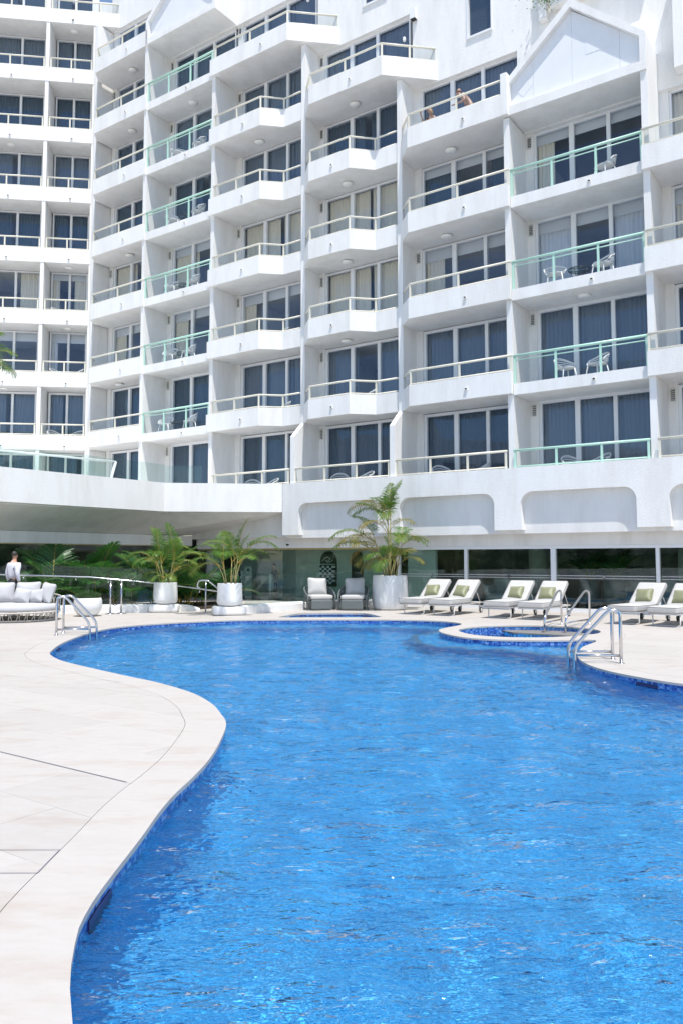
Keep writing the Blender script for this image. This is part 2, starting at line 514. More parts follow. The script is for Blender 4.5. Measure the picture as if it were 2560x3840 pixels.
def water_mat(name='pool_water', strong=1.0):
    m, nt, out = new_mat(name)
    vA = pos_vec(nt, scale=(0.55, 1.6, 1), rot=(0, 0, R(6)))
    vB = pos_vec(nt, scale=(0.8, 1.5, 1), rot=(0, 0, R(-14)))
    n1 = noise(nt, 1.3, 3, 0.55, vA)
    n2 = noise(nt, 5.5, 3, 0.6, vB)
    n3 = noise(nt, 17, 2, 0.5, vA)
    def bump(h, st, d, prev=None):
        b = nt.nodes.new('ShaderNodeBump'); b.inputs['Strength'].default_value = st; b.inputs['Distance'].default_value = d
        nt.links.new(h, b.inputs['Height'])
        if prev: nt.links.new(prev, b.inputs['Normal'])
        return b.outputs[0]
    nr = bump(n1.outputs['Fac'], 1.0, 0.13 * strong)
    nr = bump(n2.outputs['Fac'], 1.0, 0.055 * strong, nr)
    nr = bump(n3.outputs['Fac'], 1.0, 0.022 * strong, nr)
    fr = nt.nodes.new('ShaderNodeFresnel'); fr.inputs['IOR'].default_value = 1.33
    nt.links.new(nr, fr.inputs['Normal'])
    gl = nt.nodes.new('ShaderNodeBsdfGlossy'); gl.inputs['Roughness'].default_value = 0.02
    nt.links.new(nr, gl.inputs['Normal'])
    rf = nt.nodes.new('ShaderNodeBsdfRefraction'); rf.inputs['IOR'].default_value = 1.33; rf.inputs['Roughness'].default_value = 0.0
    rf.inputs[0].default_value = (0.80, 0.95, 1.0, 1)
    nt.links.new(nr, rf.inputs['Normal'])
    tr = nt.nodes.new('ShaderNodeBsdfTransparent'); tr.inputs[0].default_value = (0.8, 0.95, 1.0, 1)
    m1 = nt.nodes.new('ShaderNodeMixShader'); m1.inputs[0].default_value = 0.0
    nt.links.new(rf.outputs[0], m1.inputs[1]); nt.links.new(tr.outputs[0], m1.inputs[2])
    m2 = nt.nodes.new('ShaderNodeMixShader')
    nt.links.new(fr.outputs[0], m2.inputs[0]); nt.links.new(m1.outputs[0], m2.inputs[1]); nt.links.new(gl.outputs[0], m2.inputs[2])
    nt.links.new(m2.outputs[0], out.inputs[0])
    return m
M['water'] = water_mat()
M['water_calm'] = water_mat('spa_water', 0.5)

# ------------------------------------------------------------------ frames of reference of the place
PH = R(35.067)
FO = Vector((5.0, 22.87, 0))
FU = Vector((math.cos(PH), -math.sin(PH), 0)); FN = Vector((math.sin(PH), math.cos(PH), 0))
def fac(s, t, z=0.0):
    return FO + FU * s + FN * t + Vector((0, 0, z))
def to_st(x, y):
    q = Vector((x, y, 0)) - FO
    return q.dot(FU), q.dot(FN)
# ------------------------------------------------------------------ ground, pool, deck
POOL = [(-0.87, 2.69), (-0.95, 2.9), (-1.0, 3.06), (-1.04, 3.22), (-1.07, 3.36), (-1.09, 3.6), (-1.09, 3.91), (-1.08, 4.4), (-1.08, 4.9), (-1.06, 5.25), (-1.02, 5.62), (-0.99, 6.11), (-1.0, 6.71), (-1.05, 7.39), (-1.18, 7.89), (-1.32, 8.33), (-1.55, 8.84), (-1.8, 9.25), (-2.25, 9.83), (-2.72, 10.32), (-3.45, 11.11), (-3.97, 11.7), (-4.3, 12.16), (-4.62, 12.77), (-4.79, 13.4), (-4.95, 14.2), (-5.06, 15.2), (-5.1, 16.06), (-5.06, 16.95), (-4.92, 17.62), (-4.6, 18.19), (-4.05, 18.74), (-3.4, 19.21), (-2.47, 19.64), (-1.15, 19.76), (0.19, 19.78), (1.19, 19.7), (1.84, 19.54), (2.27, 19.32), (2.58, 18.95), (2.72, 18.6), (2.72, 18.25), (2.5, 17.8), (2.26, 17.42), (2.09, 17.06), (2.02, 16.75), (2.01, 16.35), (2.14, 15.72), (2.36, 15.25), (2.79, 14.91), (3.33, 14.77), (3.88, 14.73), (4.38, 14.80), (4.62, 14.76), (4.58, 14.5), (4.36, 14.12), (4.08, 13.64), (3.87, 13.13), (3.70, 12.7), (3.58, 12.23), (3.50, 11.75), (3.48, 11.21), (3.57, 10.66), (3.73, 10.24), (3.87, 9.94), (4.08, 9.64), (4.5, 9.2), (5.2, 8.7), (6.2, 8.2), (7.2, 7.3), (7.7, 6.0), (7.5, 4.2), (6.6, 2.4), (5.0, 1.3), (3.0, 0.85), (1.0, 0.85), (-0.1, 1.25), (-0.65, 2.0)]
SPA = [(2.42, 16.7), (2.56, 17.14), (2.85, 17.53), (3.34, 17.83), (4.05, 17.97), (4.69, 17.8), (5.1, 17.44), (5.33, 16.92), (5.28, 16.4), (5.03, 15.96), (4.55, 15.57), (4.04, 15.32), (3.44, 15.26), (2.89, 15.46), (2.53, 15.94)]
SPB = [(-1.62, 20.55), (-1.45, 21.2), (-1.25, 21.8), (-1.0, 22.12), (-0.4, 22.2), (0.1, 22.2), (0.52, 22.12), (0.75, 21.75), (0.9, 21.2), (1.02, 20.62), (0.9, 20.5), (-0.3, 20.47), (-1.45, 20.47)]
iA = POOL.index((2.72, 18.25)); iB = POOL.index((4.62, 14.76))
COMB = POOL[:iA + 1] + [(3.1, 17.95), (3.5, 17.93), (4.05, 17.97), (4.69, 17.8), (5.1, 17.44), (5.33, 16.92), (5.3, 16.3), (5.1, 15.6)] + POOL[iB + 1:]
WATER_Z = -0.09
pool_l = catmull(POOL, 0.12)
spa_l = catmull(SPA, 0.12)
spb_l = catmull(SPB, 0.14)
comb_l = catmull(COMB, 0.12)

def clean_offset(loop, d):
    out = []
    off = offset_line(loop, d, True)
    for p in off:
        if min((p[0] - q[0]) ** 2 + (p[1] - q[1]) ** 2 for q in loop) > (d * 0.965) ** 2:
            if not out or math.hypot(p[0] - out[-1][0], p[1] - out[-1][1]) > 0.03: out.append(p)
    return out
edge_l = clean_offset(comb_l, 0.37)
spb_e = clean_offset(spb_l, 0.30)

def fill(loops, z):
    """triangulated sheet with holes -> (verts, faces)"""
    bm = bmesh.new(); edges = []
    for lp in loops:
        vs_ = [bm.verts.new((p[0], p[1], z)) for p in lp]
        for i in range(len(vs_)): edges.append(bm.edges.new((vs_[i - 1], vs_[i])))
    bmesh.ops.triangle_fill(bm, use_beauty=True, use_dissolve=False, edges=edges)
    bmesh.ops.recalc_face_normals(bm, faces=bm.faces)
    for f in bm.faces:
        if f.normal.z < 0: f.normal_flip()
    return bm

def bm_obj(bm, name, mats, parent=None):
    me = bpy.data.meshes.new(name); bm.to_mesh(me); bm.free()
    for m_ in (mats if isinstance(mats, (list, tuple)) else [mats]): me.materials.append(m_)
    return link_mesh(name, me, parent)

def extrude_down(bm, depth):
    r = bmesh.ops.extrude_face_region(bm, geom=list(bm.faces), use_keep_orig=True)
    vs_ = [e for e in r['geom'] if isinstance(e, bmesh.types.BMVert)]
    bmesh.ops.translate(bm, verts=vs_, vec=(0, 0, -depth))

BIG = [(-400, -400), (400, -400), (400, 400), (-400, 400)]
ground = bm_obj(fill([BIG, edge_l, spb_l], -0.014), 'ground', M['grout'])
tag(ground, kind='structure')
deck = empty('deck'); tag(deck, kind='structure')
# coping
bm = fill([offset_line(edge_l, -0.004, True), pool_l, spa_l], 0.0)
extrude_down(bm, 0.03)
coping = bm_obj(bm, 'coping', M['deck'], deck)
# paving slabs, laid in running bond parallel to the hotel front
SS, TT = 1.2, 0.6
bm = fill([[tuple(fac(a, b).xy) for a, b in ((-16.2, -24.54), (9.6, -24.54), (9.6, 0.66), (-16.2, 0.66))], edge_l, spb_e], 0.0)
for v in bm.verts:
    s_, t_ = to_st(v.co.x, v.co.y); v.co = (s_, t_, 0)
T0 = -24.54
nrow = 42
for k in range(1, nrow):
    bmesh.ops.bisect_plane(bm, geom=bm.verts[:] + bm.edges[:] + bm.faces[:], plane_co=(0, T0 + k * TT, 0), plane_no=(0, 1, 0))
def cell(cx, cy_):
    r = int(math.floor((cy_ - T0) / TT)); off = 0.5 * SS if r % 2 else 0.0
    return r, int(math.floor((cx + 16.2 + off) / SS)), off
for r in range(nrow):
    off = 0.5 * SS if r % 2 else 0.0
    for c in range(0, 24):
        x = -16.2 + c * SS - off
        fs = [f for f in bm.faces if T0 + r * TT < f.calc_center_median().y < T0 + (r + 1) * TT and min(v.co.x for v in f.verts) < x - 1e-5 < max(v.co.x for v in f.verts) - 2e-5]
        if not fs: continue
        gm = set(fs)
        for f in fs: gm.update(f.edges); gm.update(f.verts)
        bmesh.ops.bisect_plane(bm, geom=list(gm), plane_co=(x, 0, 0), plane_no=(1, 0, 0))
cells = {}
for f in bm.faces:
    c = f.calc_center_median()
    r, q, off = cell(c.x, c.y)
    cells.setdefault((r, q, off), []).append([tuple(v.co) for v in f.verts])
bm.free()
slabs = []
GAP = 0.0010
for (r, q, off), fl in cells.items():
    x0 = -16.2 + q * SS - off + GAP; x1 = x0 + SS - 2 * GAP; y0 = T0 + r * TT + GAP; y1 = y0 + TT - 2 * GAP
    vid = {}; vv = []; ff = []; ed = {}
    for poly in fl:
        ids = []
        for p in poly:
            key = (round(min(max(p[0], x0), x1), 4), round(min(max(p[1], y0), y1), 4))
            if key not in vid: vid[key] = len(vv); vv.append(key)
            if not ids or ids[-1] != vid[key]: ids.append(vid[key])
        if len(ids) > 1 and ids[0] == ids[-1]: ids.pop()
        if len(set(ids)) < 3: continue
        ff.append(tuple(ids))
        for i in range(len(ids)): 
            a, b = ids[i - 1], ids[i]; ed[(a, b)] = 1
    if not ff: continue
    n = len(vv)
    if len(ff) > 1:
        area = sum(abs(sum(vv[f[i - 1]][0] * vv[f[i]][1] - vv[f[i]][0] * vv[f[i - 1]][1] for i in range(len(f)))) / 2 for f in ff)
        if area > 0.995 * (x1 - x0) * (y1 - y0):
            vv = [(x0, y0), (x1, y0), (x1, y1), (x0, y1)]; ff = [(0, 1, 2, 3)]; n = 4
            ed = {(0, 1): 1, (1, 2): 1, (2, 3): 1, (3, 0): 1}
    dz = random.uniform(-0.0006, 0.0006)
    V = [(*fac(a, b, 0).xy, dz) for a, b in vv] + [(*fac(a, b, 0).xy, -0.012) for a, b in vv]
    F_ = list(ff)
    for (a, b) in ed:
        if (b, a) not in ed: F_.append((a, n + a, n + b, b))
    cx = sum(p[0] for p in V[:n]) / n; cy_ = sum(p[1] for p in V[:n]) / n
    infr = cy_ > 2.3 and abs(cx) < 0.46 * cy_ + 0.6
    slabs.append(((1.0 / (cx * cx + cy_ * cy_) ** 1.5) if infr else 0, V, F_))
slabs.sort(key=lambda a: -a[0])
rest = MB()
for i, (sc, V, F_) in enumerate(slabs):
    if i < 280 and sc > 0:
        mb = MB(); mb.add(V, F_); mb.build('paving_slab', M['deck'], deck)
    else: rest.add(V, F_)
o = rest.build('paving_slabs', M['deck'], deck); tag(o, kind='stuff')
# rim of the small spa behind, slot drain and access covers
bm = fill([offset_line(spb_e, -0.004, True), spb_l], 0.0); extrude_down(bm, 0.05)
bm_obj(bm, 'spa_rim', M['deck'], deck)
mb = MB(); 
a, b = fac(2.2, -17.94), fac(4.72, -17.94)
d = FN * 0.004
mb.add([tuple(a - d + Vector((0, 0, .004))), tuple(b - d + Vector((0, 0, .004))), tuple(b + d + Vector((0, 0, .004))), tuple(a + d + Vector((0, 0, .004)))], [(0, 1, 2, 3)])
mb.build('slot_drain', M['slot'], deck)
def cover(pts, w, mt):
    lp = [Vector((p[0], p[1], 0.0045)) for p in pts]
    inn = offset_line([(p.x, p.y) for p in lp], w, True)
    m_ = MB()
    n = len(lp)
    m_.add([tuple(p) for p in lp] + [(q[0], q[1], 0.0045) for q in inn], [(i, (i + 1) % n, n + (i + 1) % n, n + i) for i in range(n)])
    return m_.build('access_cover', mt, deck)
cover([(-1.95, 3.92), (-1.45, 3.92), (-1.45, 4.23), (-1.95, 4.23)], 0.005, M['slot'])
cover([tuple(fac(a, b).xy) for a, b in ((0.82, -15.44), (1.2, -15.44), (1.2, -15.08), (0.82, -15.08))], 0.006, M['grout'])
cover([tuple(fac(a, b).xy) for a, b in ((6.6, -9.3), (7.0, -9.3), (7.0, -8.9), (6.6, -8.9))], 0.006, M['grout'])

# pool basin
pool = empty('pool'); tag(pool, kind='structure')
def basin(loop, depth, name, parent):
    lo = offset_line(loop, 0.015, True)
    mb = MB(); n = len(lo)
    mb.add([(p[0], p[1], -0.025) for p in lo] + [(p[0], p[1], depth) for p in lo], [(i, n + i, n + (i + 1) % n, (i + 1) % n) for i in range(n)])
    w = mb.build(name, M['pool_floor'], parent)
    fl = bm_obj(fill([lo], depth), 'pool_bottom', M['pool_floor'], parent)
    return lo
lo_pool = basin(pool_l, -1.25, 'pool_wall', pool)
lo_spa = basin(spa_l, -0.75, 'spa_wall', pool)
lo_spb = basin(spb_l, -0.5, 'spa_wall', pool)
# underwater shelf round the spa and along the far end, with pale nosing
SH = [(2.9, 18.6), (2.3, 17.9), (1.85, 17.3), (1.62, 16.75), (1.55, 16.1), (1.66, 15.4), (1.95, 14.85), (2.42, 14.5), (2.92, 14.25), (3.35, 13.95), (3.62, 13.55), (3.78, 13.1)]
sh = catmull(SH, 0.15, False)
poly = sh + [(4.4, 13.6), (4.9, 14.9), (4.0, 15.3), (3.0, 15.2), (2.5, 15.9), (2.4, 16.9), (2.9, 17.8)]
bm = fill([poly], -0.30); extrude_down(bm, 0.85); bm_obj(bm, 'shelf', M['pool_floor'], pool)
mb = MB(); inn = offset_line(sh, -0.16)
n = len(sh)
mb.add([(p[0], p[1], -0.293) for p in sh] + [(p[0], p[1], -0.293) for p in inn], [(i, i + 1, n + i + 1, n + i) for i in range(n - 1)])
mb.build('shelf_nosing', M['nosing'], pool)
mb = MB()
FE = catmull([(-3.6, 18.55), (-2.5, 18.75), (-1.2, 18.85), (0.2, 18.87), (1.3, 18.75), (2.2, 18.35)], 0.3, False)
bm = fill([FE + [(2.5, 19.0), (1.9, 19.56), (0.2, 19.8), (-1.2, 19.78), (-2.5, 19.66), (-3.5, 19.2)]], -0.40); extrude_down(bm, 0.85); bm_obj(bm, 'shelf', M['pool_floor'], pool)
n = len(FE); inn = offset_line(FE, 0.10)
mb.add([(p[0], p[1], -0.392) for p in FE] + [(p[0], p[1], -0.392) for p in inn], [(i, i + 1, n + i + 1, n + i) for i in range(n - 1)])
mb.build('shelf_nosing', M['nosing'], pool)
# mosaic band under the coping: real tiles
PT = 0.033
def tile_spots(lo, rows, z_top):
    n = len(lo); acc = 0.0; out = []
    L = []
    for i in range(n):
        a = Vector(lo[i]); b = Vector(lo[(i + 1) % n]); L.append((a, b, (b - a).length))
    pos = 0.0
    for a, b, l in L:
        d_ = (b - a) / l if l else Vector((1, 0))
        while pos < l:
            p = a + d_ * pos
            nr = Vector((d_.y, -d_.x))  # to the right of travel = into the water
            for r in range(rows):
                out.append((p.x, p.y, z_top - PT * (r + 0.5), d_, nr))
            pos += PT
        pos -= l
    return out
spots = tile_spots(lo_pool, 4, -0.031)
def score(q):
    x, y, z, d_, nr = q
    if y < 2.4 or abs(x) > 0.44 * y + 0.1: return 0
    v = Vector((-x, -y)); dist = v.length
    c = nr.dot(v / dist)
    return c / dist ** 2 if c > 0.03 else 0
spots = [q for q in spots if q[1] > 2.0 or q[0] > 5]
spots.sort(key=lambda q: -score(q))
th = PT * 0.46
tile_me = None
tiles = MB()
for i, (x, y, z, d_, nr) in enumerate(spots):
    j = nr * 0.006; b_ = nr * 0.001
    A = Vector((x, y)) - d_ * th; B = Vector((x, y)) + d_ * th
    if i < 290 and score((x, y, z, d_, nr)) > 0:
        if tile_me is None:
            m_ = MB(); m_.box(-th, th, -0.006, 0.0, -th, th); t0 = m_.build('mosaic_tile', M['tile_obj'], pool); tile_me = t0.data
            o = t0
        else: o = link_mesh('mosaic_tile', tile_me, pool)
        o.location = (x, y, z); o.rotation_euler = (0, 0, math.atan2(d_.y, d_.x))
    else:
        V = [(*(A + j), z - th), (*(B + j), z - th), (*(B + j), z + th), (*(A + j), z + th), (*(A + b_), z - th), (*(B + b_), z - th), (*(B + b_), z + th), (*(A + b_), z + th)]
        tiles.add(V, [(0, 1, 2, 3), (0, 4, 5, 1), (1, 5, 6, 2), (2, 6, 7, 3), (3, 7, 4, 0)])
for lo, rows in ((lo_spa, 9), (lo_spb, 5)):
    for (x, y, z, d_, nr) in tile_spots(lo, rows, -0.05):
        if nr.y > 0.75: continue
        j = nr * 0.006; b_ = nr * 0.001
        A = Vector((x, y)) - d_ * th; B = Vector((x, y)) + d_ * th
        V = [(*(A + j), z - th), (*(B + j), z - th), (*(B + j), z + th), (*(A + j), z + th)]
        tiles.add(V, [(0, 1, 2, 3)])
o = tiles.build('mosaic_tiles', M['tile'], pool); tag(o, kind='stuff')
# skimmer openings in the pool wall
for (x_, y_) in ((3.78, 10.15), (-1.09, 3.75), (-4.9, 14.0)):
    bi = min(range(len(lo_pool)), key=lambda i: (lo_pool[i][0] - x_) ** 2 + (lo_pool[i][1] - y_) ** 2)
    a_, b_ = Vector(lo_pool[bi - 1]), Vector(lo_pool[(bi + 1) % len(lo_pool)])
    mb = MB(); mb.box(-0.17, 0.17, -0.016, 0.01, -0.16, -0.065)
    o = mb.build('skimmer', M['skimmer'], pool); o.location = (lo_pool[bi][0], lo_pool[bi][1], 0); o.rotation_euler = (0, 0, math.atan2(b_.y - a_.y, b_.x - a_.x))
# stone ledge inside the spa
led = [(3.55, 17.86), (3.7, 17.35), (4.3, 16.95), (4.85, 16.45), (5.12, 16.02), (5.26, 16.4), (5.30, 16.9), (5.08, 17.42), (4.68, 17.77), (4.05, 17.94)]
led = [p for p in led]
bm = fill([led], -0.10); extrude_down(bm, 0.03); bm_obj(bm, 'spa_ledge', M['stone_ledge'], pool)
bm = fill([offset_line(led, -0.03 if sum(led[i-1][0]*led[i][1]-led[i][0]*led[i-1][1] for i in range(len(led)))<0 else 0.03, True)], -0.13); extrude_down(bm, 0.6); bm_obj(bm, 'spa_bench', M['pool_floor'], pool)
# water
import numpy as np
def wave_surface(loop, z0, cellsize, name, mt, amp=1.0, seed=3):
    """rippled sheet over a plan loop, built on a fine grid whose rim is tucked under the coping"""
    lp_ = np.array(offset_line(loop, 0.07, True)); x0, y0 = lp_.min(0); x1, y1 = lp_.max(0)
    # spacing grows away from the viewer
    ys = [y0]
    while ys[-1] < y1: ys.append(ys[-1] + cellsize * (0.8 + 0.10 * max(0, ys[-1] - 3)))
    ys = np.array(ys); xs = np.arange(x0, x1 + cellsize, cellsize * 1.6)
    X, Y = np.meshgrid(xs, ys)
    rg = np.random.default_rng(seed)
    Z = np.zeros_like(X)
    for i in range(70):
        lam = 0.14 * (2.4 / 0.14) ** rg.random(); th_ = rg.normal(R(98), 0.8); ph_ = rg.random() * 6.283
        k = 2 * math.pi / lam; st = amp * (0.025 if lam < 0.6 else 0.016 if lam < 1.2 else 0.008)
        Z += st / k * np.sin(k * (np.cos(th_) * X + np.sin(th_) * Y) + ph_ + 0.8 * np.sin(0.9 * X + 1.3 * Y + i))
    cx = (X[:-1, :-1] + X[1:, 1:]) / 2; cy_ = (Y[:-1, :-1] + Y[1:, 1:]) / 2
    ins_ = np.zeros(cx.shape, bool); n_ = len(lp_)
    for i in range(n_):
        xa, ya = lp_[i - 1]; xb, yb = lp_[i]
        if ya == yb: continue
        c_ = ((ya > cy_) != (yb > cy_)) & (cx < (xb - xa) * (cy_ - ya) / (yb - ya) + xa)
        ins_ ^= c_
    W_ = X.shape[1]
    r_, c_ = np.nonzero(ins_)
    a_ = r_ * W_ + c_
    quads = np.stack([a_, a_ + 1, a_ + W_ + 1, a_ + W_], 1)
    used, inv = np.unique(quads, return_inverse=True)
    quads = inv.reshape(-1, 4)
    co = np.stack([X.ravel(), Y.ravel(), Z.ravel() + z0], 1)[used]
    me = bpy.data.meshes.new(name)
    me.vertices.add(len(co)); me.vertices.foreach_set('co', co.ravel().astype(np.float32))
    me.loops.add(quads.size); me.loops.foreach_set('vertex_index', quads.ravel().astype(np.int32))
    me.polygons.add(len(quads)); me.polygons.foreach_set('loop_start', np.arange(0, quads.size, 4, dtype=np.int32))
    me.polygons.foreach_set('use_smooth', np.ones(len(quads), bool))
    me.update(calc_edges=True); me.validate()
    me.materials.append(mt)
    return link_mesh(name, me)
wtr = wave_surface(pool_l, WATER_Z, 0.04, 'pool_water', M['water']); tag(wtr, kind='structure')
w2 = bm_obj(fill([offset_line(spa_l, 0.012, True)], -0.20), 'spa_water', M['water_calm']); tag(w2, kind='structure')
w3 = bm_obj(fill([offset_line(spb_l, 0.012, True)], -0.07), 'spa_water', M['water_calm']); tag(w3, kind='structure')

# ------------------------------------------------------------------ hotel, main wing  (local x along the front, y into the building)
hotel = thing('hotel_building', 'white stucco hotel block with stacked balconies, gables and glazed poolside ground floor', 'building', FO, -PH)
H0 = 2.8
def zr(k): return 4.622 + (k - 1) * H0
FINS = {'AB': -16.10, 'BC': -12.17, 'CD': -8.08, 'DE': -4.05, 'EF': -0.10, 'FG': 3.87, 'GH': 7.9}
COLS = {  # left edge, right edge of the opening, kind, top floor
    'A': (-19.85, -16.19), 'B': (-16.01, -12.26), 'C': (-12.08, -8.16), 'D': (-8.0, -4.13), 'E': (-3.97, -0.19), 'F': (-0.01, 3.78), 'G': (3.96, 7.8)}
TOPF = {'A': 8, 'B': 7, 'C': 7, 'D': 6, 'E': 5, 'F': 4, 'G': 4}
GREEN = ('B', 'F')
def plan(col, k):
    if col == 'A': return [(-19.86, 0.5), (-19.4, -0.04), (-16.02, -0.04)]
    if col == 'B': return [(-16.01, 0.03), (-12.265, 0.03)]
    if col == 'C':
        if k == 7: return [(-12.26, -0.12), (-8.41, -0.12), (-7.0, 1.2)]
        return [(-12.26, -0.12), (-9.67, -0.12), (-9.04, 0.49), (-8.16, 0.49)]
    if col == 'D':
        if k == 6: return [(-8.1, 0.52), (-7.4, -0.14), (-4.38, -0.14), (-3.0, 1.2)]
        return [(-8.1, 0.52), (-7.4, -0.14), (-5.68, -0.14), (-5.05, 0.49), (-4.13, 0.49)]
    if col == 'E': return [(-4.08, 0.52), (-3.42, -0.14), (-0.01, -0.14)]
    if col == 'F': return [(0.0, 0.0), (3.775, 0.0)]
    if col == 'G': return [(3.78, -0.12), (8.0, -0.12)]
def rail(parent, pts, z_top, z_bot, met, posts_only_ends=False, mid=None, green=False, maxseg=1.75):
    """top rail, posts, lower rail and glass panes along a plan polyline"""
    P3 = [(p[0], p[1], z_top) for p in pts]
    mb = MB(); mb.tube([(p[0], p[1], z_top - 0.03) for p in pts], 0.042 if green else 0.036, 8); mb.build('top_rail', met, parent)
    if green:
        mb = MB(); mb.tube([(p[0], p[1], z_top - 0.16) for p in pts], 0.018, 6); mb.build('second_rail', met, parent)
    else:
        mb = MB(); mb.tube([(p[0], p[1], z_bot + 0.045) for p in pts], 0.022, 6); mb.build('lower_rail', met, parent)
    for i in range(len(pts) - 1):
        a = Vector(pts[i]); b = Vector(pts[i + 1]); L = (b - a).length; d_ = (b - a) / L; nr = Vector((-d_.y, d_.x))
        n = max(1, int(math.ceil(L / maxseg - 0.05)))
        ks = range(n + 1) if i == len(pts) - 2 else range(n)
        for k in ks:
            q = a + d_ * (L * k / n)
            if k == 0 and i == 0: q = q + d_ * 0.04
            if i == len(pts) - 2 and k == n: q = q - d_ * 0.04
            w_ = 0.03
            mb = MB(); mb.box(-w_, w_, -0.022, 0.022, z_bot - 0.02, z_top - 0.05)
            o = mb.build('post', met, parent); o.location = (q.x, q.y, 0); o.rotation_euler = (0, 0, math.atan2(d_.y, d_.x))
        for k in range(n):
            q0 = a + d_ * (L * k / n + 0.05); q1 = a + d_ * (L * (k + 1) / n - 0.05)
            zt = z_top - (0.18 if green else 0.075); zb = z_bot + (0.02 if green else 0.07)
            mb = MB(); mb.add([(q0.x, q0.y, zb), (q1.x, q1.y, zb), (q1.x, q1.y, zt), (q0.x, q0.y, zt)], [(0, 1, 2, 3)])
            mb.build('glass_pane', M['rail_glass'], parent)
CURT = {}
def curtain_mesh(w, h, key, seed):
    rnd = random.Random(seed)
    n = max(8, int(w * 26)); V = []; F_ = []
    ph = rnd.uniform(0, 6)
    for i in range(n + 1):
        x = w * i / n
        f = 2 * math.pi * (x / 0.13) + 0.8 * math.sin(x * 3 + ph)
        V.append((x, 0.042 * math.sin(f) + 0.016 * math.sin(f * 0.37 + ph), 0)); V.append((x, 0.034 * math.sin(f + 0.2), h))
    for i in range(n): F_.append((2 * i, 2 * i + 2, 2 * i + 3, 2 * i + 1))
    return V, F_
def window(parent, s0, s1, z0, z1, t, mulls, curt, rnd, thick=0.07, mw=0.11, blind=False):
    fr = MB()
    fr.box(s0, s1, t - 0.05, t + 0.05, z1 - thick, z1)
    fr.box(s0, s1, t - 0.05, t + 0.05, z0, z0 + 0.06)
    fr.box(s0, s0 + thick, t - 0.05, t + 0.05, z0 + 0.06, z1 - thick)
    fr.box(s1 - thick, s1, t - 0.05, t + 0.05, z0 + 0.06, z1 - thick)
    edges = [s0 + thick]
    for i, m_ in enumerate(mulls):
        w_ = mw if i == 0 else mw * 0.75
        fr.box(m_ - w_ / 2, m_ + w_ / 2, t - 0.06, t + 0.045, z0 + 0.06, z1 - thick)
        edges += [m_ - w_ / 2, m_ + w_ / 2]
    edges.append(s1 - thick)
    fr.build('window_frame', M['white_frame'], parent)
    for i in range(0, len(edges), 2):
        mb = MB(); y = t + (0.012 if (i // 2) % 2 else -0.012)
        mb.add([(edges[i], y, z0 + 0.06), (edges[i + 1], y, z0 + 0.06), (edges[i + 1], y, z1 - thick), (edges[i], y, z1 - thick)], [(0, 1, 2, 3)])
        mb.build('window_pane', M['window_glass'], parent)
    mt, spans = curt
    for (a, b) in spans:
        w_ = (s1 - s0) * (b - a)
        V, F_ = curtain_mesh(w_, z1 - z0 - 0.06, 0, rnd.random())
        mb = MB(); mb.add(V, F_, 0, True)
        o = mb.build('curtain', M[mt], parent); o.location = (s0 + (s1 - s0) * a, t + 0.14, z0 + 0.02)
    if blind:
        mb = MB(); mb.box(s0 + 0.02, s1 - 0.02, t + 0.10, t + 0.11, z1 - rnd.uniform(0.3, 0.5), z1 - 0.03)
        mb.build('roller_blind', M['curtain_c'], parent)
FULL = [(0.0, 0.35), (0.34, 0.68), (0.67, 1.0)]
def curtains_for(col, k, rnd):
    mid = k in (3, 4) or (k == 5 and col in 'CDE' and rnd.random() < 0.5)
    if col == 'F' and k == 4: return 'curtain_b', [(0.0, 0.16), (0.95, 1.0)]
    if col == 'F' and k == 3: return 'curtain_c', [(0.0, 0.31), (0.66, 1.0)]
    if col == 'E' and k == 3: return 'curtain_b', [(0.0, 0.2)]
    if col == 'E' and k == 4: return 'curtain_a', [(0.0, 0.37), (0.7, 1.0)]
    if col == 'C' and k == 3: return 'curtain_b', [(0.0, 0.17)]
    if col in 'DC' and k in (3, 4): return 'curtain_b', [(0.02, 0.5), (0.54, 1.0)]
    if k == 4: return 'curtain_b', [(0.0, 0.4)]
    if k == 3: return 'curtain_b', [(0.0, 0.22)]
    q = rnd.random()
    if q < 0.35: return 'curtain_d', FULL
    if q < 0.5: return 'curtain_a', [(0.0, 0.44), (0.52, 1.0)]
    if q < 0.62: return 'curtain_d', [(0.0, 0.36), (0.62, 1.0)]
    return 'curtain_a', FULL
VENT_ME = None
def vent(parent, s, z, t):
    global VENT_ME
    if VENT_ME is None:
        mb = MB(); mb.box(-0.085, 0.085, -0.03, 0, -0.19, -0.165); mb.box(-0.085, 0.085, -0.03, 0, 0.165, 0.19)
        mb.box(-0.085, -0.06, -0.03, 0, -0.165, 0.165); mb.box(0.06, 0.085, -0.03, 0, -0.165, 0.165)
        mb.box(-0.06, 0.06, -0.004, 0, -0.165, 0.165, 1)
        for i in range(6):
            z0 = -0.15 + i * 0.055
            mb.add([(-0.06, -0.026, z0), (0.06, -0.026, z0), (0.06, -0.005, z0 + 0.032), (-0.06, -0.005, z0 + 0.032)], [(0, 1, 2, 3)])
        o = mb.build('vent', [M['vent'], M['spout']], parent); VENT_ME = o.data
    else: o = link_mesh('vent', VENT_ME, parent)
    o.location = (s, t, z)
SPOUT_ME = None
def spout(parent, s, t, z):
    global SPOUT_ME
    if SPOUT_ME is None:
        mb = MB(); mb.box(-0.045, 0.045, -0.05, 0, -0.035, -0.025); mb.box(-0.045, 0.045, -0.05, 0, 0.025, 0.035)
        mb.box(-0.045, -0.035, -0.05, 0, -0.025, 0.025); mb.box(0.035, 0.045, -0.05, 0, -0.025, 0.025); mb.box(-0.035, 0.035, -0.012, -0.004, -0.025, 0.025, 1)
        o = mb.build('drain_spout', [M['stucco_smooth'], M['spout']], parent); SPOUT_ME = o.data
    else: o = link_mesh('drain_spout', SPOUT_ME, parent)
    o.location = (s, t, z)
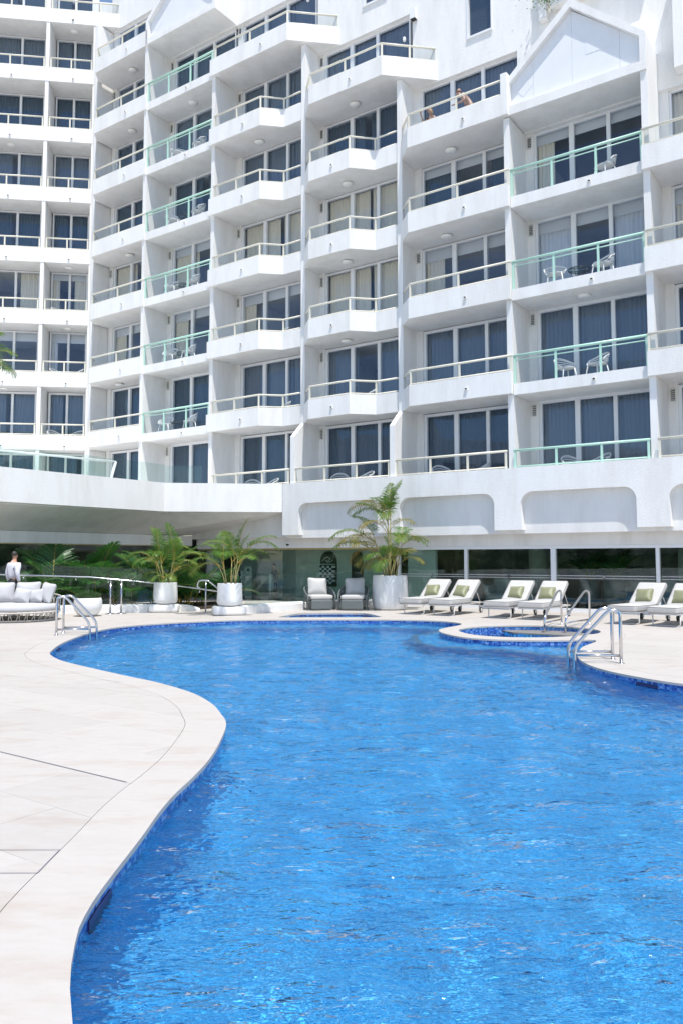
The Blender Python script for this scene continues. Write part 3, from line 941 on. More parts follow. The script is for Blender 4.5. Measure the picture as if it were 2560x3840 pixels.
LAMP_ME = None
def ceil_lamp(parent, s, t, z):
    global LAMP_ME
    if LAMP_ME is None:
        mb = MB(); mb.lathe([(0.19, 0.0), (0.19, -0.02), (0.16, -0.055), (0.08, -0.075), (0.0, -0.08)], 20)
        o = mb.build('ceiling_lamp', M['lamp'], parent); LAMP_ME = o.data
    else: o = link_mesh('ceiling_lamp', LAMP_ME, parent)
    o.location = (s, t, z)

BALC = {}
for col, (sl, sr) in COLS.items():
    for k in range(1, TOPF[col] + 1):
        rnd = random.Random(hash((ord(col), k)))
        green = col in GREEN
        ztop = zr(k); zf = ztop - 1.0
        zs = ztop - (1.19 if green else 1.16)
        zp = ztop - (0.86 if green else 0.5)
        knext = k + 1
        zhead = zr(knext) - 1.185 if k < TOPF[col] else zr(knext) - 1.2
        mb = MB()
        wallpoly = None
        if k == 1:
            mb.box(sl, sr, 0.02, 5.0, zf - 0.2, zf)
            if col in 'AB': zf = 3.62
        else:
            pl = plan(col, k)
            mb.wall(pl, 0.14, zs, zp)
            inn = offset_line(pl, 0.07)
            back = 1.28 if pl[-1][1] > 1.0 else 5.0
            slab = [(max(p[0], sl - 0.02) if i == 0 else p[0], p[1]) for i, p in enumerate(inn)]
            if col == 'C' and k == 7: slab = [(-12.08, -0.05), (-8.44, -0.05), (-7.2, 1.14), (-7.2, 1.22), (-8.17, 1.22), (-8.17, 5), (-12.08, 5)]
            elif col == 'D' and k == 6: slab = [(-8.0, 0.5), (-7.37, -0.07), (-4.41, -0.07), (-3.2, 1.14), (-3.2, 1.22), (-4.14, 1.22), (-4.14, 5), (-8.0, 5)]
            else:
                slab = [(min(max(p[0], sl + 0.001), sr - 0.001), p[1]) for p in inn] + [(sr - 0.001, 5.0), (sl + 0.001, 5.0)]
            mb.prism(slab, zs + 0.004, zf)
            # fascia shadow groove lip at the top of the parapet
        # pier beside the sliding doors
        mb.box(sl + 0.001, sl + 0.25, 1.30, 1.52, zf, zhead + 0.03)
        bal = mb.build('balcony', M['stucco'], hotel)
        BALC[(col, k)] = bal
        window(bal, sl + 0.25, sr - 0.004, zf, zhead, 1.42, [sl + 1.42, sl + 2.52], curtains_for(col, k, rnd), rnd, 0.06 if k > 2 else 0.09, 0.15, (k == 3 and col != 'D') or (col, k) in (('F', 4), ('E', 4), ('B', 4)))
        if col in 'FDB' or rnd.random() < 0.3: vent(bal, sl + 0.125, zhead - 0.28, 1.30)
        if k > 1:
            a = pl[0] if len(pl) == 2 else (pl[1] if col in 'AED' else pl[0]); b = pl[1] if len(pl) == 2 or col == 'C' else pl[2]
            spout(bal, a[0] + (b[0] - a[0]) * (0.62 if col in 'FB' else 0.62 if col == 'A' else 0.68 if col == 'C' else 0.58), min(a[1], b[1]), zs + (0.16 if green else 0.30))
            if rnd.random() < 0.45 and k < TOPF[col]: ceil_lamp(bal, (sl + sr) / 2 + rnd.uniform(-0.5, 0.3), 0.75, zr(k + 1) - 1.19)
            rp = offset_line(pl, 0.07)
            if green:
                rp = [(sl + 0.0, 0.06), (sr - 0.0, 0.06)]
                rail(bal, rp, ztop, zp, M['mint_metal'], green=True, maxseg=1.35)
            else:
                if col in 'C': rp[0] = (sl + 0.02, rp[0][1])
                rail(bal, rp, ztop, zp, M['cream_metal'], maxseg=1.9 if col != 'D' else 1.75)
        elif col not in 'AB':
            if col == 'F': rail(bal, [(0.0, -0.06), (3.78, -0.06)], ztop, 4.08, M['mint_metal'], green=False, maxseg=1.35)
            elif col == 'G': rail(bal, [(3.98, -0.08), (8.0, -0.08)], ztop, 4.08, M['cream_metal'], maxseg=1.4)
            else: rail(bal, [({'C': -11.95, 'D': -8.03, 'E': -3.98}[col], -0.08), ({'C': -8.26, 'D': -4.17, 'E': -0.2}[col], -0.08)], ztop, 4.08, M['cream_metal'], maxseg=1.4)

# dividing walls between the columns, running from the podium to the roof
def fin(s, t0, z0, z1, name='partition_wall'):
    mb = MB(); mb.box(s - 0.09, s + 0.09, t0, 5.0, z0, z1); return mb.build(name, M['stucco'], hotel)
fin(-19.98, 0.45, 3.3, 25.8); fin(-16.10, 0.02, 3.3, 24.2); fin(-12.17, 0.02, 3.3, zr(7) - 1.16); fin(-8.08, 0.44, 3.62, zr(7) - 1.165)
fin(-4.05, 0.44, 3.62, zr(6) - 1.165); fin(-0.10, 0.02, 3.62, zr(5) - 1.2); fin(3.87, 0.02, 3.62, 14.66); fin(7.9, 0.02, 3.62, 14.66)
# wing walls at the lowest floor: front edge slants out to the podium
for s in (-8.08, -4.05):
    V = [(s - 0.089, 0.439, 6.26), (s - 0.089, -0.14, 5.72), (s - 0.089, -0.14, 4.08), (s - 0.089, 0.439, 4.08)]
    V += [(x + 0.178, y, z) for x, y, z in V]
    mb = MB(); mb.add(V, [(0, 1, 2, 3), (7, 6, 5, 4), (0, 4, 5, 1), (1, 5, 6, 2), (2, 6, 7, 3), (3, 7, 4, 0)]); mb.build('wing_wall', M['stucco'], hotel)
# upper walls above the stepped balconies, with small windows
def upper(s0, s1, z0, z1, holes=()):
    mb = MB()
    zz = z0; xs = s0
    for (a, b, c, d_) in sorted(holes):
        mb.box(xs, a, 1.2, 1.38, z0, z1); mb.box(a, b, 1.2, 1.38, z0, c)
        if d_ < z1: mb.box(a, b, 1.2, 1.38, d_, z1)
        xs = b
    mb.box(xs, s1, 1.2, 1.38, z0, z1)
    w = mb.build('upper_wall', M['stucco'], hotel)
    for (a, b, c, d_) in holes:
        fr = MB(); 
        fr.box(a - 0.05, b + 0.05, 1.15, 1.2, c - 0.07, c); fr.box(a - 0.05, a, 1.17, 1.2, c, d_); fr.box(b, b + 0.05, 1.17, 1.2, c, d_); fr.box(a - 0.05, b + 0.05, 1.17, 1.2, d_, d_ + 0.05)
        fr.build('window_frame', M['white_frame'], w)
        g = MB(); g.add([(a, 1.3, c), (b, 1.3, c), (b, 1.3, d_), (a, 1.3, d_)], [(0, 1, 2, 3)]); g.build('window_pane', M['window_glass'], w)
        sh_ = MB()
        for i in range(int((d_ - c) / 0.07)):
            sh_.box(a + 0.01, b - 0.01, 1.33, 1.345, c + 0.01 + i * 0.07, c + 0.065 + i * 0.07)
        sh_.build('shutter', M['curtain_a'], w)
    return w
upper(-3.955, -0.20, zr(6) - 1.2, 28, [(-1.86, -1.06, 18.5, 20.1)])
upper(-7.99, -3.955, zr(7) - 1.2, 28, [(-5.92, -5.0, 21.3, 22.9)])
upper(-12.08, -7.99, zr(8) - 1.2, 28)
upper(-0.20, 3.78, zr(5) - 1.2, 28)
upper(3.78, 8.0, zr(5) - 1.2, 28)
upper(-19.9, -16.01, zr(9) - 1.2, 28)
upper(-16.01, -12.08, zr(8) - 1.2, 28)
# projecting bay of the upper right wall with its planter box
mb = MB(); mb.box(0.62, 0.86, 0.95, 1.19, 17.95, 19.6); mb.build('wall_pilaster', M['stucco'], hotel)
mb = MB(); mb.box(4.5, 4.75, 0.75, 1.19, 14.9, 18); mb.build('wall_pilaster', M['stucco'], hotel)
mb = MB(); mb.box(1.0, 3.9, 0.9, 1.19, 18.2, 18.6); mb.build('roof_planter', M['stucco'], hotel)
# roof and rear walls
mb = MB(); mb.box(-19.9, 8.0, 1.39, 5.2, 27.8, 28.0); mb.box(-19.9, 8.0, 5.001, 5.2, 3.3, 27.8); mb.build('rear_wall', M['room'], hotel)
mb = MB(); mb.box(8.0, 8.2, -0.12, 5.2, 0, 28); mb.build('end_wall', M['stucco'], hotel)
mb = MB(); mb.add([(-19.886, 0.55, 20.95), (-19.886, 0.75, 20.9), (-19.886, 0.9, 20.98), (-19.886, 1.15, 20.93), (-19.886, 1.18, 20.75), (-19.886, 0.95, 20.72), (-19.886, 0.8, 20.5), (-19.886, 0.6, 20.55)], [(0, 1, 2, 3, 4, 5, 6, 7)]); mb.build('peeled_patch', M['peel'], hotel)
# gables
def gable(s0, s1, zb, lamp=None):
    zsh, zap = zb + 1.06, zb + 2.86; sm = (s0 + s1) / 2
    outer = [(s0, zb), (s1, zb), (s1, zsh), (sm, zap), (s0, zsh)]
    b = 0.2
    inner = [(s0 + b * 0.8, zb + 0.27), (s1 - b * 0.8, zb + 0.27), (s1 - b * 0.8, zsh - 0.08), (sm, zap - 0.27), (s0 + b * 0.8, zsh - 0.08)]
    mb = MB()
    V = [(x, -0.04, z) for x, z in outer] + [(x, -0.04, z) for x, z in inner] + [(x, 0.155, z) for x, z in inner]
    F_ = []
    for i in range(5):
        j = (i + 1) % 5
        F_.append((i, j, 5 + j, 5 + i)); F_.append((5 + i, 5 + j, 10 + j, 10 + i))
    mb.add(V, F_)
    V = [(x, -0.04, z) for x, z in outer] + [(x, 1.22, z) for x, z in outer]
    mb.add(V, [(i, 5 + i, 5 + (i + 1) % 5, (i + 1) % 5) for i in range(5)] + [(9, 8, 7, 6, 5)])
    g = mb.build('gable', M['stucco'], hotel)
    # facing panels with joints
    cuts = [inner[0][0], s0 + 0.85, sm - 0.02, s1 - 0.72, inner[1][0]]
    def top(x):
        if x < sm: return inner[4][1] + (inner[3][1] - inner[4][1]) * (x - inner[4][0]) / (sm - inner[4][0])
        return inner[2][1] + (inner[3][1] - inner[2][1]) * (inner[2][0] - x) / (inner[2][0] - sm)
    for i in range(4):
        a, c = cuts[i] + 0.0025, cuts[i + 1] - 0.0025
        pts = [(a, inner[0][1] + 0.003), (c, inner[0][1] + 0.003), (c, top(c) - 0.003)]
        if a < sm - 0.05 < c and False: pts.append((sm, top(sm)))
        pts.append((a, top(a) - 0.003))
        mb = MB(); mb.prism_y(pts, 0.115, 0.154); mb.build('panel', M['panel'], g)
    for (cx, cz, w_, h_, rot) in ((s0 + 0.5, zb + 0.85, 0.42, 0.55, 0.75), (sm + 0.75, zb + 1.35, 0.75, 0.5, 0.0), (sm - 0.28, zb + 2.15, 0.2, 0.4, -0.75)):
        c_, s_ = math.cos(rot), math.sin(rot)
        pts = [(cx + c_ * x - s_ * z, cz + s_ * x + c_ * z) for x, z in ((-w_ / 2, -h_ / 2), (w_ / 2, -h_ / 2), (w_ / 2, h_ / 2), (-w_ / 2, h_ / 2))]
        mb = MB(); mb.prism_y(pts, 0.108, 0.1145); mb.build('repair_plate', M['panel'], g)
    return g
gable(-0.12, 3.95, 14.66)
gable(-16.12, -12.10, 14.66 + 8.42)
mb = MB(); mb.box(-0.20, 0.0, -0.15, 0.3, 14.665, 15.95); mb.build('gable_stub', M['stucco'], hotel)
# podium band with rounded recesses
def arch_pts(a, b, zb, zt, r):
    p = [(a + 0.03, zb), (a, zt - r)]
    for i in range(1, 7):
        an = math.pi - i / 6 * math.pi / 2
        p.append((a + r + math.cos(an) * r, zt - r + math.sin(an) * r))
    for i in range(0, 7):
        an = math.pi / 2 - i / 6 * math.pi / 2
        p.append((b - r + math.cos(an) * r, zt - r + math.sin(an) * r))
    p.append((b + 0.0, zb))
    return p
pts = [(-8.45, 2.30)]
for c in (-6.16, -2.16, 1.84, 5.84):
    pts += arch_pts(c - 1.6, c + 1.59, 2.30, 3.38, 0.34)
pts += [(8.0, 2.30), (8.0, 4.08), (-8.45, 4.08)]
mb = MB(); mb.prism_y(pts, -0.21, 0.0); pod = mb.build('podium_band', M['stucco'], hotel)
mb = MB(); mb.box(-8.44, 8.0, 0.001, 0.16, 2.20, 4.0); mb.build('recess_back', M['stucco_smooth'], pod)
mb = MB(); mb.box(-13.2, 8.0, 0.161, 0.40, 2.24, 2.40); mb.box(-13.2, 8.0, 0.401, 0.52, 1.86, 2.40); mb.build('bulkhead', M['stucco_smooth'], pod)
mb = MB(); mb.box(-13.2, -8.445, 0.17, 0.398, 2.401, 3.5); mb.build('return_wall', M['stucco_smooth'], pod)
mb = MB(); mb.box(-8.44, 8.0, 0.161, 5.0, 3.30, 3.42); mb.box(-18, 8.0, 0.53, 6.0, 2.30, 2.39); mb.build('ceiling', M['stucco_smooth'], pod)
# projecting terrace on the left
TP = [(-11.62, -16), (-11.42, -2.9), (-8.46, -0.212)]
mb = MB(); mb.wall(TP, 0.22, 3.10, 4.08)
ter = mb.build('terrace', M['stucco'], hotel)
mb = MB(); mb.prism([(-11.83, -16), (-11.62, -2.8), (-8.6, -0.05), (-8.45, 1.29), (-26, 1.29), (-26, -16)], 3.45, 3.6); mb.build('terrace_floor', M['stucco_smooth'], ter)
mb = MB()
V = [(-11.80, -16, 3.102), (-11.60, -2.8, 3.102), (-8.5, -0.06, 3.102), (-8.46, 0.168, 3.102), (-13.2, 0.168, 2.41), (-13.2, -2.2, 2.37), (-13.2, -16, 2.37)]
mb.add(V, [(0, 1, 5, 6), (1, 2, 3, 4, 5)]); mb.build('terrace_soffit', M['stucco_smooth'], ter)
mb = MB(); mb.tube([(-11.86, -14, 3.075), (-11.68, -2.9, 3.075), (-9.6, -0.9, 3.06)], 0.025, 6); mb.build('conduit', M['stucco_smooth'], ter)
# terrace glass balustrade
ins = offset_line(TP, 0.11)
def pane_run(parent, a, b, z0, z1, n, mt, gap=0.012, th=0.012, name='glass_pane'):
    a = Vector(a); b = Vector(b); d_ = (b - a); L = d_.length; d_ /= L; nr = Vector((-d_.y, d_.x)) * th / 2
    for i in range(n):
        p = a + d_ * (L * i / n + gap / 2); q = a + d_ * (L * (i + 1) / n - gap / 2)
        mb = MB(); mb.prism([tuple(p - nr), tuple(q - nr), tuple(q + nr), tuple(p + nr)], z0, z1)
        mb.build(name, mt, parent)
pane_run(ter, (-11.73, -14.5), (-11.53, -2.8), 4.02, 4.72, 7, M['green_glass'])
pane_run(ter, (-11.53, -2.8), (-10.6, -1.95), 4.02, 4.68, 1, M['green_glass'])
# second glass screen behind, with a slanted white end post
pane_run(ter, (-13.9, -7.5), (-13.75, -3.5), 3.62, 4.85, 3, M['green_glass'])
mb = MB(); mb.tube([(-13.75, -3.5, 3.6), (-13.75, -3.1, 4.95)], 0.05, 6); mb.tube([(-13.9, -7.5, 4.88), (-13.75, -3.1, 4.95)], 0.035, 6); mb.build('screen_frame', M['white_frame'], ter)
# ground floor glazing on the left under the terrace
lg = MB(); lg.box(-13.42, -13.2, -16, 0.165, 1.99, 2.36); lgo = lg.build('glazing_header', M['stucco_smooth'], hotel)
mb = MB(); mb.box(-13.36, -13.22, -16, 0.165, 1.955, 1.988); mb.build('brass_trim', M['gold'], lgo)
pane_run(lgo, (-13.3, -16), (-13.3, 0.1), 0.0, 1.953, 9, M['shop_glass'])
# middle and right glazing
sf = MB(); sf.box(-13.1, -4.2, 0.44, 0.52, 1.80, 1.858); sfo = sf.build('shopfront', M['gold'], hotel)
pane_run(sfo, (-12.4, 0.48), (-10.2, 0.48), 0.0, 1.798, 2, M['shop_glass'])
pane_run(sfo, (-9.0, 0.48), (-4.2, 0.48), 0.0, 1.798, 4, M['shop_glass'])
pane_run(sfo, (-10.17, 0.52), (-9.45, 1.1), 0.0, 1.78, 1, M['shop_glass'])
mb = MB(); mb.tube([(-9.52, 1.0, 0.85), (-9.56, 0.93, 0.85), (-9.56, 0.93, 1.15), (-9.52, 1.0, 1.15)], 0.014, 6); mb.build('door_handle', M['gold'], sfo)
MX = [-4.2, -1.82, 0.92, 3.76, 6.5]
for i, s in enumerate(MX):
    w_ = 0.045 if i != 2 else 0.07
    mb = MB(); mb.box(s - w_, s + w_, 0.425, 0.555, 0.10, 1.765); mb.build('mullion', M['white_frame'], sfo)
mb = MB(); mb.box(-4.245, 8.0, 0.425, 0.555, 1.766, 1.857); mb.box(-4.245, 8.0, 0.415, 0.565, 0.0, 0.099); mb.build('glazing_frame', M['white_frame'], sfo)
for a, b in zip(MX, MX[1:] + [8.0]):
    mb = MB(); mb.box(a + 0.075, b - 0.075, 0.485, 0.495, 0.10, 1.765); mb.build('glass_pane', M['shop_glass'], sfo)
# interior: floor, back walls, columns, arched niche with towels
room = MB(); room.box(-18, 8.0, 5.5, 5.7, 0, 2.3); room.box(-18.2, -18, -16, 5.7, 0, 2.4); room.box(-18, -13.2, -16, 0.52, 2.40, 2.46)
room.build('interior_wall', M['dark_wall'], hotel)
mb = MB(); mb.box(-18, -13.2, -16, 5.5, -0.012, -0.002); mb.box(-13.2, 8.0, 0.58, 5.5, -0.012, -0.002); mb.build('interior_floor', M['carpet'], hotel)
for (s, t, w_) in ((-12.75, 0.95, 0.34), (-0.6, 3.2, 0.3), (4.1, 2.6, 0.3)):
    mb = MB(); mb.lathe([(w_, 0.0), (w_, 2.3)], 28, c=(s, t)); mb.build('column', M['pale_green'], hotel)
mb = MB(); mb.box(-3.95, -2.95, 0.62, 0.74, 0, 2.29); mb.build('screen_wall', M['pale_green'], hotel)
mb = MB(); mb.box(4.6, 8.0, 0.75, 0.85, 0, 2.29); mb.build('screen_wall', M['pale_green'], hotel)
for i, (a, b) in enumerate(zip(MX, MX[1:] + [8.0])):
    for z_ in (0.93, 1.0):
        mb = MB(); mb.box(a + 0.08, b - 0.08, 0.480, 0.484, z_, z_ + 0.012); mb.build('frosted_line', M['plastic_white'], sfo)
    mb = MB(); mb.lathe([(0, 0), (0.045, 0)], 20); mb.v = [((a + b) / 2 + v[0], 0.478, 0.97 + v[1]) for v in mb.v]; mb.build('frosted_emblem', M['plastic_white'], sfo)
def arch_fill(a, b, z0, zt):
    r = (b - a) / 2; p = [(a, z0), (b, z0)]
    for i in range(0, 13):
        an = i / 12 * math.pi; p.append(((a + b) / 2 + math.cos(an) * r, zt - r + math.sin(an) * r))
    return p
mb = MB(); mb.box(-9.2, -5.2, 1.5, 1.62, 0, 2.3); nw = mb.build('niche_wall', M['pale_green'], hotel)
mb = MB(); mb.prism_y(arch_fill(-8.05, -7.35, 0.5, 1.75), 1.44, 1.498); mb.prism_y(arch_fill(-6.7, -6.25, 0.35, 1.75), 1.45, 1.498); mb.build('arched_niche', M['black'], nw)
mb = MB()
for i in range(2):
    z0 = 1.28 - i * 0.36
    mb.box(-8.03, -7.37, 1.30, 1.43, z0, z0 + 0.02, 0)
for i in range(6):
    for j in range(2):
        x = -7.98 + i * 0.105; z0 = 0.94 - j * 0.34
        for q in range(4):
            mb.box(x + (0.01 if q % 2 else 0), x + 0.085 + (0.01 if q % 2 else 0), 1.31, 1.425, z0 + q * 0.075, z0 + 0.07 + q * 0.075, (q + i) % 2)
mb.build('towel_shelf', [M['towel'], M['navy']], nw)
mb = MB(); mb.tube([(-7.92, 1.40, 1.4), (-7.8, 1.40, 1.52), (-7.68, 1.40, 1.55), (-7.58, 1.40, 1.48), (-7.66, 1.40, 1.4), (-7.8, 1.40, 1.44), (-7.7, 1.40, 1.36), (-7.55, 1.40, 1.38), (-7.45, 1.40, 1.45)], 0.012, 6); mb.build('neon_emblem', M['towel'], nw)
mb = MB(); mb.box(-12.3, -9.2, 1.9, 2.0, 0, 2.29); mb.build('inner_wall', M['pale_green'], hotel)

# ------------------------------------------------------------------ corner wing on the left
WA = R(7.75)
wing = thing('hotel_wing', 'white corner wing of the hotel on the far left, with pairs of cream railed balconies', 'building', (-11.26, 34.82, 0), WA)
for k in range(1, 10):
    ztop = zr(k); zf = ztop - 1.0; zs = ztop - 1.16; zp = ztop - 0.52
    right = 0.04 if k < 9 else 1.38
    for (a, b, nm) in ((-1.95, -0.03 if k < 9 else 1.36, 'r'), (-5.2, -2.11, 'l')):
        rnd = random.Random(k * 31 + len(nm) + ord(nm))
        mb = MB()
        if k > 1:
            mb.box(a - 0.079, b + (0.079 if nm == 'l' else 0.05), 0, 0.14, zs, zp)
            mb.box(a + 0.001, b - 0.001, 0.141, 4.5, zs + 0.003, zf)
        else: mb.box(a + 0.001, b - 0.001, 0.0, 4.5, zf - 0.2, zf)
        zh = zr(k + 1) - 1.18
        bb = min(b, -0.03)
        mb.box(bb - 0.24, bb - 0.001, 1.2, 1.38, zf, zh + 0.02) if nm == 'r' else mb.box(b - 0.28, b - 0.001, 1.2, 1.38, zf, zh + 0.02)
        bal = mb.build('balcony', M['stucco'], wing)
        w0, w1 = (a + 0.06, bb - 0.241) if nm == 'r' else (a + 0.5, b - 0.281)
        cm = ('curtain_b', [(0.0, 0.22), (0.62, 1.0)]) if k == 4 else ('curtain_c', [(0.0, 0.2)]) if k == 3 else (('curtain_d', 'curtain_a')[k % 2], [(0.0, 0.5 - 0.12 * rnd.random()), (0.49, 1.0)])
        window(bal, w0, w1, zf, zh, 1.29, [w0 + 0.82 if nm == 'r' else w0 + 1.25], cm, rnd, 0.06 if k > 2 else 0.09, 0.10, k == 3 or (k == 4 and nm == 'r'))
        if k > 1:
            rail(bal, [(a + 0.03, 0.07), (b - 0.03, 0.07)], ztop, zp, M['cream_metal'], maxseg=1.2 if nm == 'r' else 1.6)
            spout(bal, (a + b) / 2 + 0.1 if k < 9 else -0.95, 0.0, zs + 0.15)
            if rnd.random() < 0.4: ceil_lamp(bal, (a + bb) / 2, 0.6, zr(k + 1) - 1.165)
for (s, z1) in ((-2.03, 28), (-5.28, 28)):
    mb = MB(); mb.box(s - 0.078, s + 0.078, 0.02, 4.5, 3.3, z1); mb.build('partition_wall', M['stucco'], wing)
mb = MB(); mb.box(-0.03, 0.06, 0.03, 4.5, 3.3, zr(9) - 1.17); mb.build('corner_pier', M['stucco'], wing)
mb = MB(); mb.tube([(0.10, 0.0, 3.6), (0.10, 0.0, zr(9) - 1.17)], 0.022, 6); mb.build('downpipe', M['alu'], wing)
mb = MB(); mb.box(-5.3, 3.0, 4.501, 4.6, 3.3, 28); mb.box(-5.3, 3.0, 1.6, 4.5, 27.9, 28); mb.build('rear_wall', M['room'], wing)
mb = MB(); mb.box(-0.02, 3.0, 1.39, 1.6, zr(9) - 1.1, 28); mb.build('upper_wall', M['stucco'], wing)

# sunlight focused through the rippled water on to the pool floor
if True:
    wtr.cycles.is_caustics_caster=True
    for o in bpy.data.objects:
        if o.type=='MESH' and o.data.materials and o.data.materials[0] and o.data.materials[0].name in('pool_mosaic','mosaic_tile'): o.cycles.is_caustics_receiver=True
    sun_data.cycles.is_caustics_light=True
# ------------------------------------------------------------------ kerbs, ramp balustrade and handrails
def kerb_wall(pts, th, h, label, round_end=False):
    c = catmull(pts, 0.25, False)
    t = thing('kerb_wall', label, 'kerb', (c[0][0], c[0][1], 0))
    c = [(p[0] - c[0][0], p[1] - c[0][1]) for p in c]
    n = len(c); o = offset_line(c, th)
    hs = [h] * n
    if round_end:
        for i in range(1, 5): hs[-i] = h * (0.35, 0.75, 0.93, 1.0)[i - 1]
    b = 0.05
    i1 = offset_line(c, b); i2 = offset_line(c, th - b)
    V = []
    for i in range(n):
        V += [(*c[i], 0), (*c[i], hs[i] - b), (*i1[i], hs[i]), (*i2[i], hs[i]), (*o[i], hs[i] - b), (*o[i], 0)]
    F_ = []
    for i in range(n - 1):
        for k in range(5): F_.append((i * 6 + k, (i + 1) * 6 + k, (i + 1) * 6 + k + 1, i * 6 + k + 1))
    F_.append((0, 1, 2, 3, 4, 5)); F_.append(tuple((n - 1) * 6 + k for k in (5, 4, 3, 2, 1, 0)))
    mb = MB(); mb.add(V, F_, 0, False); mb.build('kerb', M['stucco_smooth'], t)
    return t
kerb_wall([(-11.5, 21.6), (-9.5, 21.85), (-7.9, 22.02), (-6.5, 22.26), (-5.35, 22.5), (-4.6, 22.78), (-4.05, 23.05)], 0.34, 0.22, 'long low white kerb in front of the glazed planting bed, rounded at its right end', True)
kerb_wall([(-2.75, 21.42), (-2.35, 21.9), (-1.87, 22.5), (-1.35, 23.2), (-0.6, 23.95), (0.5, 24.45), (1.7, 24.75)], 0.3, 0.24, 'low white kerb curving behind the two rope armchairs')
def block(x, y, w, d, h, rz, label):
    t = thing('plinth', label, 'plinth', (x, y, 0), rz)
    mb = MB(); mb.rbox(w, d, h, 0.07, n=4, M=Matrix.Translation((0, 0, h / 2 - 0.002))); mb.build('block', M['stucco_smooth'], t)
block(-4.98, 22.62, 0.80, 0.62, 0.225, 0.1, 'low white block under the left potted palm')
block(-3.0, 21.42, 0.86, 0.66, 0.235, 0.25, 'low white block under the middle potted palm beside the steps')
bal = thing('ramp_balustrade', 'clear glass balustrade standing on the white kerb in front of the planting bed', 'balustrade', (0, 0, 0))
gp = [(-10.9, 21.87), (-9.6, 22.02), (-8.3, 22.16), (-7.0, 22.36), (-5.75, 22.6), (-4.75, 22.95)]
for i in range(len(gp) - 1):
    a, b = Vector(gp[i]), Vector(gp[i + 1]); d_ = (b - a).normalized(); a2 = a + d_ * 0.012; b2 = b - d_ * 0.012; nr = Vector((-d_.y, d_.x)) * 0.006
    za = 1.42 - 0.048 * i; zb = 1.42 - 0.048 * (i + 1)
    V = [(*(a2 - nr), 0.19), (*(b2 - nr), 0.19), (*(b2 + nr), 0.19), (*(a2 + nr), 0.19), (*(a2 - nr), za), (*(b2 - nr), zb), (*(b2 + nr), zb), (*(a2 + nr), za)]
    mb = MB(); mb.add(V, [(0, 3, 2, 1), (4, 5, 6, 7), (0, 1, 5, 4), (1, 2, 6, 5), (2, 3, 7, 6), (3, 0, 4, 7)]); mb.build('glass_pane', M['green_glass'], bal)
bal2 = thing('entrance_balustrade', 'clear glass balustrade on the curved kerb behind the two armchairs', 'balustrade', (0, 0, 0))
gp = [(-2.62, 21.75), (-2.05, 22.45), (-1.5, 23.2), (-0.75, 24.0), (0.45, 24.58), (1.6, 24.88)]
for i in range(len(gp) - 1):
    a, b = Vector(gp[i]), Vector(gp[i + 1]); d_ = (b - a).normalized(); a2 = a + d_ * 0.012; b2 = b - d_ * 0.012; nr = Vector((-d_.y, d_.x)) * 0.006
    mb = MB(); mb.prism([tuple(a2 - nr), tuple(b2 - nr), tuple(b2 + nr), tuple(a2 + nr)], 0.20, 1.08); mb.build('glass_pane', M['green_glass'], bal2)
hr = thing('ramp_handrail', 'long stainless steel handrail sloping down in front of the planting bed', 'handrail', (0, 0, 0))
hp = [(-10.9, 21.80, 1.12), (-9.6, 21.94, 1.075), (-7.0, 22.28, 0.985), (-5.75, 22.52, 0.86), (-4.75, 22.80, 0.74), (-3.45, 23.15, 0.54)]
mb = MB(); mb.tube(hp, 0.022, 10); mb.build('rail', M['steel'], hr)
for k in range(9):
    f = 0.05 + k * 0.107; L = f * (len(hp) - 1); i = min(int(L), len(hp) - 2); q = Vector(hp[i]).lerp(Vector(hp[i + 1]), L - i)
    mb = MB(); mb.tube([q + Vector((0, 0.0, -0.02)), q + Vector((0, 0.0, -0.075)), q + Vector((-0.02, 0.03, -0.085)), q + Vector((-0.02, 0.07, -0.085))], 0.009, 6)
    mb.tube([q + Vector((-0.02, 0.065, -0.085)), q + Vector((-0.02, 0.075, -0.085))], 0.03, 10); mb.build('bracket', M['steel'], hr)
sr_ = thing('step_handrail', 'short stainless handrail with a curled end beside the middle potted palm', 'handrail', (-3.75, 22.2, 0))
cur = [(-0.17, 0.03, 0.70), (-0.21, 0.03, 0.69), (-0.235, 0.02, 0.73), (-0.23, 0.02, 0.82), (-0.19, 0.01, 0.88), (-0.12, 0, 0.895), (0.02, 0, 0.895), (0.09, -0.01, 0.87), (0.55, -0.06, 0.50)]
mb = MB(); mb.tube(cur, 0.024, 10); mb.build('rail', M['steel'], sr_)
mb = MB(); mb.tube([(0, 0, 0), (0, 0, 0.88)], 0.021, 10); mb.lathe([(0.055, 0), (0.055, 0.012), (0.02, 0.014)], 16); mb.build('post', M['steel'], sr_)

# rope barrier posts
def stanchion(x, y, label):
    t = thing('barrier_post', label, 'post', (x, y, 0), 0, 'rope barrier posts')
    mb = MB(); mb.tube([(0, 0, 0.02), (0, 0, 0.86)], 0.024, 12); mb.build('pole', M['steel'], t)
    mb = MB(); mb.lathe([(0.0, 0.86), (0.03, 0.862), (0.03, 0.89), (0.022, 0.90), (0, 0.90)], 14); mb.build('cap', M['steel'], t)
    mb = MB(); mb.lathe([(0.15, 0), (0.15, 0.012), (0.04, 0.03), (0.024, 0.04)], 20); mb.build('base', M['steel'], t)
stanchion(-6.27, 21.78, 'left steel barrier post standing before the kerb, joined by a navy rope')
stanchion(-6.02, 21.95, 'right steel barrier post standing before the kerb, joined by a navy rope')
rp = thing('barrier_rope', 'navy rope hanging slack between the two barrier posts', 'rope', (-6.15, 21.87, 0))
mb = MB(); mb.tube([(-0.14, -0.1, 0.80), (-0.135, -0.09, 0.45), (-0.09, -0.06, 0.27), (-0.02, 0, 0.23), (0.06, 0.05, 0.27), (0.10, 0.08, 0.4), (0.115, 0.09, 0.8)], 0.014, 8); mb.build('rope', M['navy_rope'], rp)

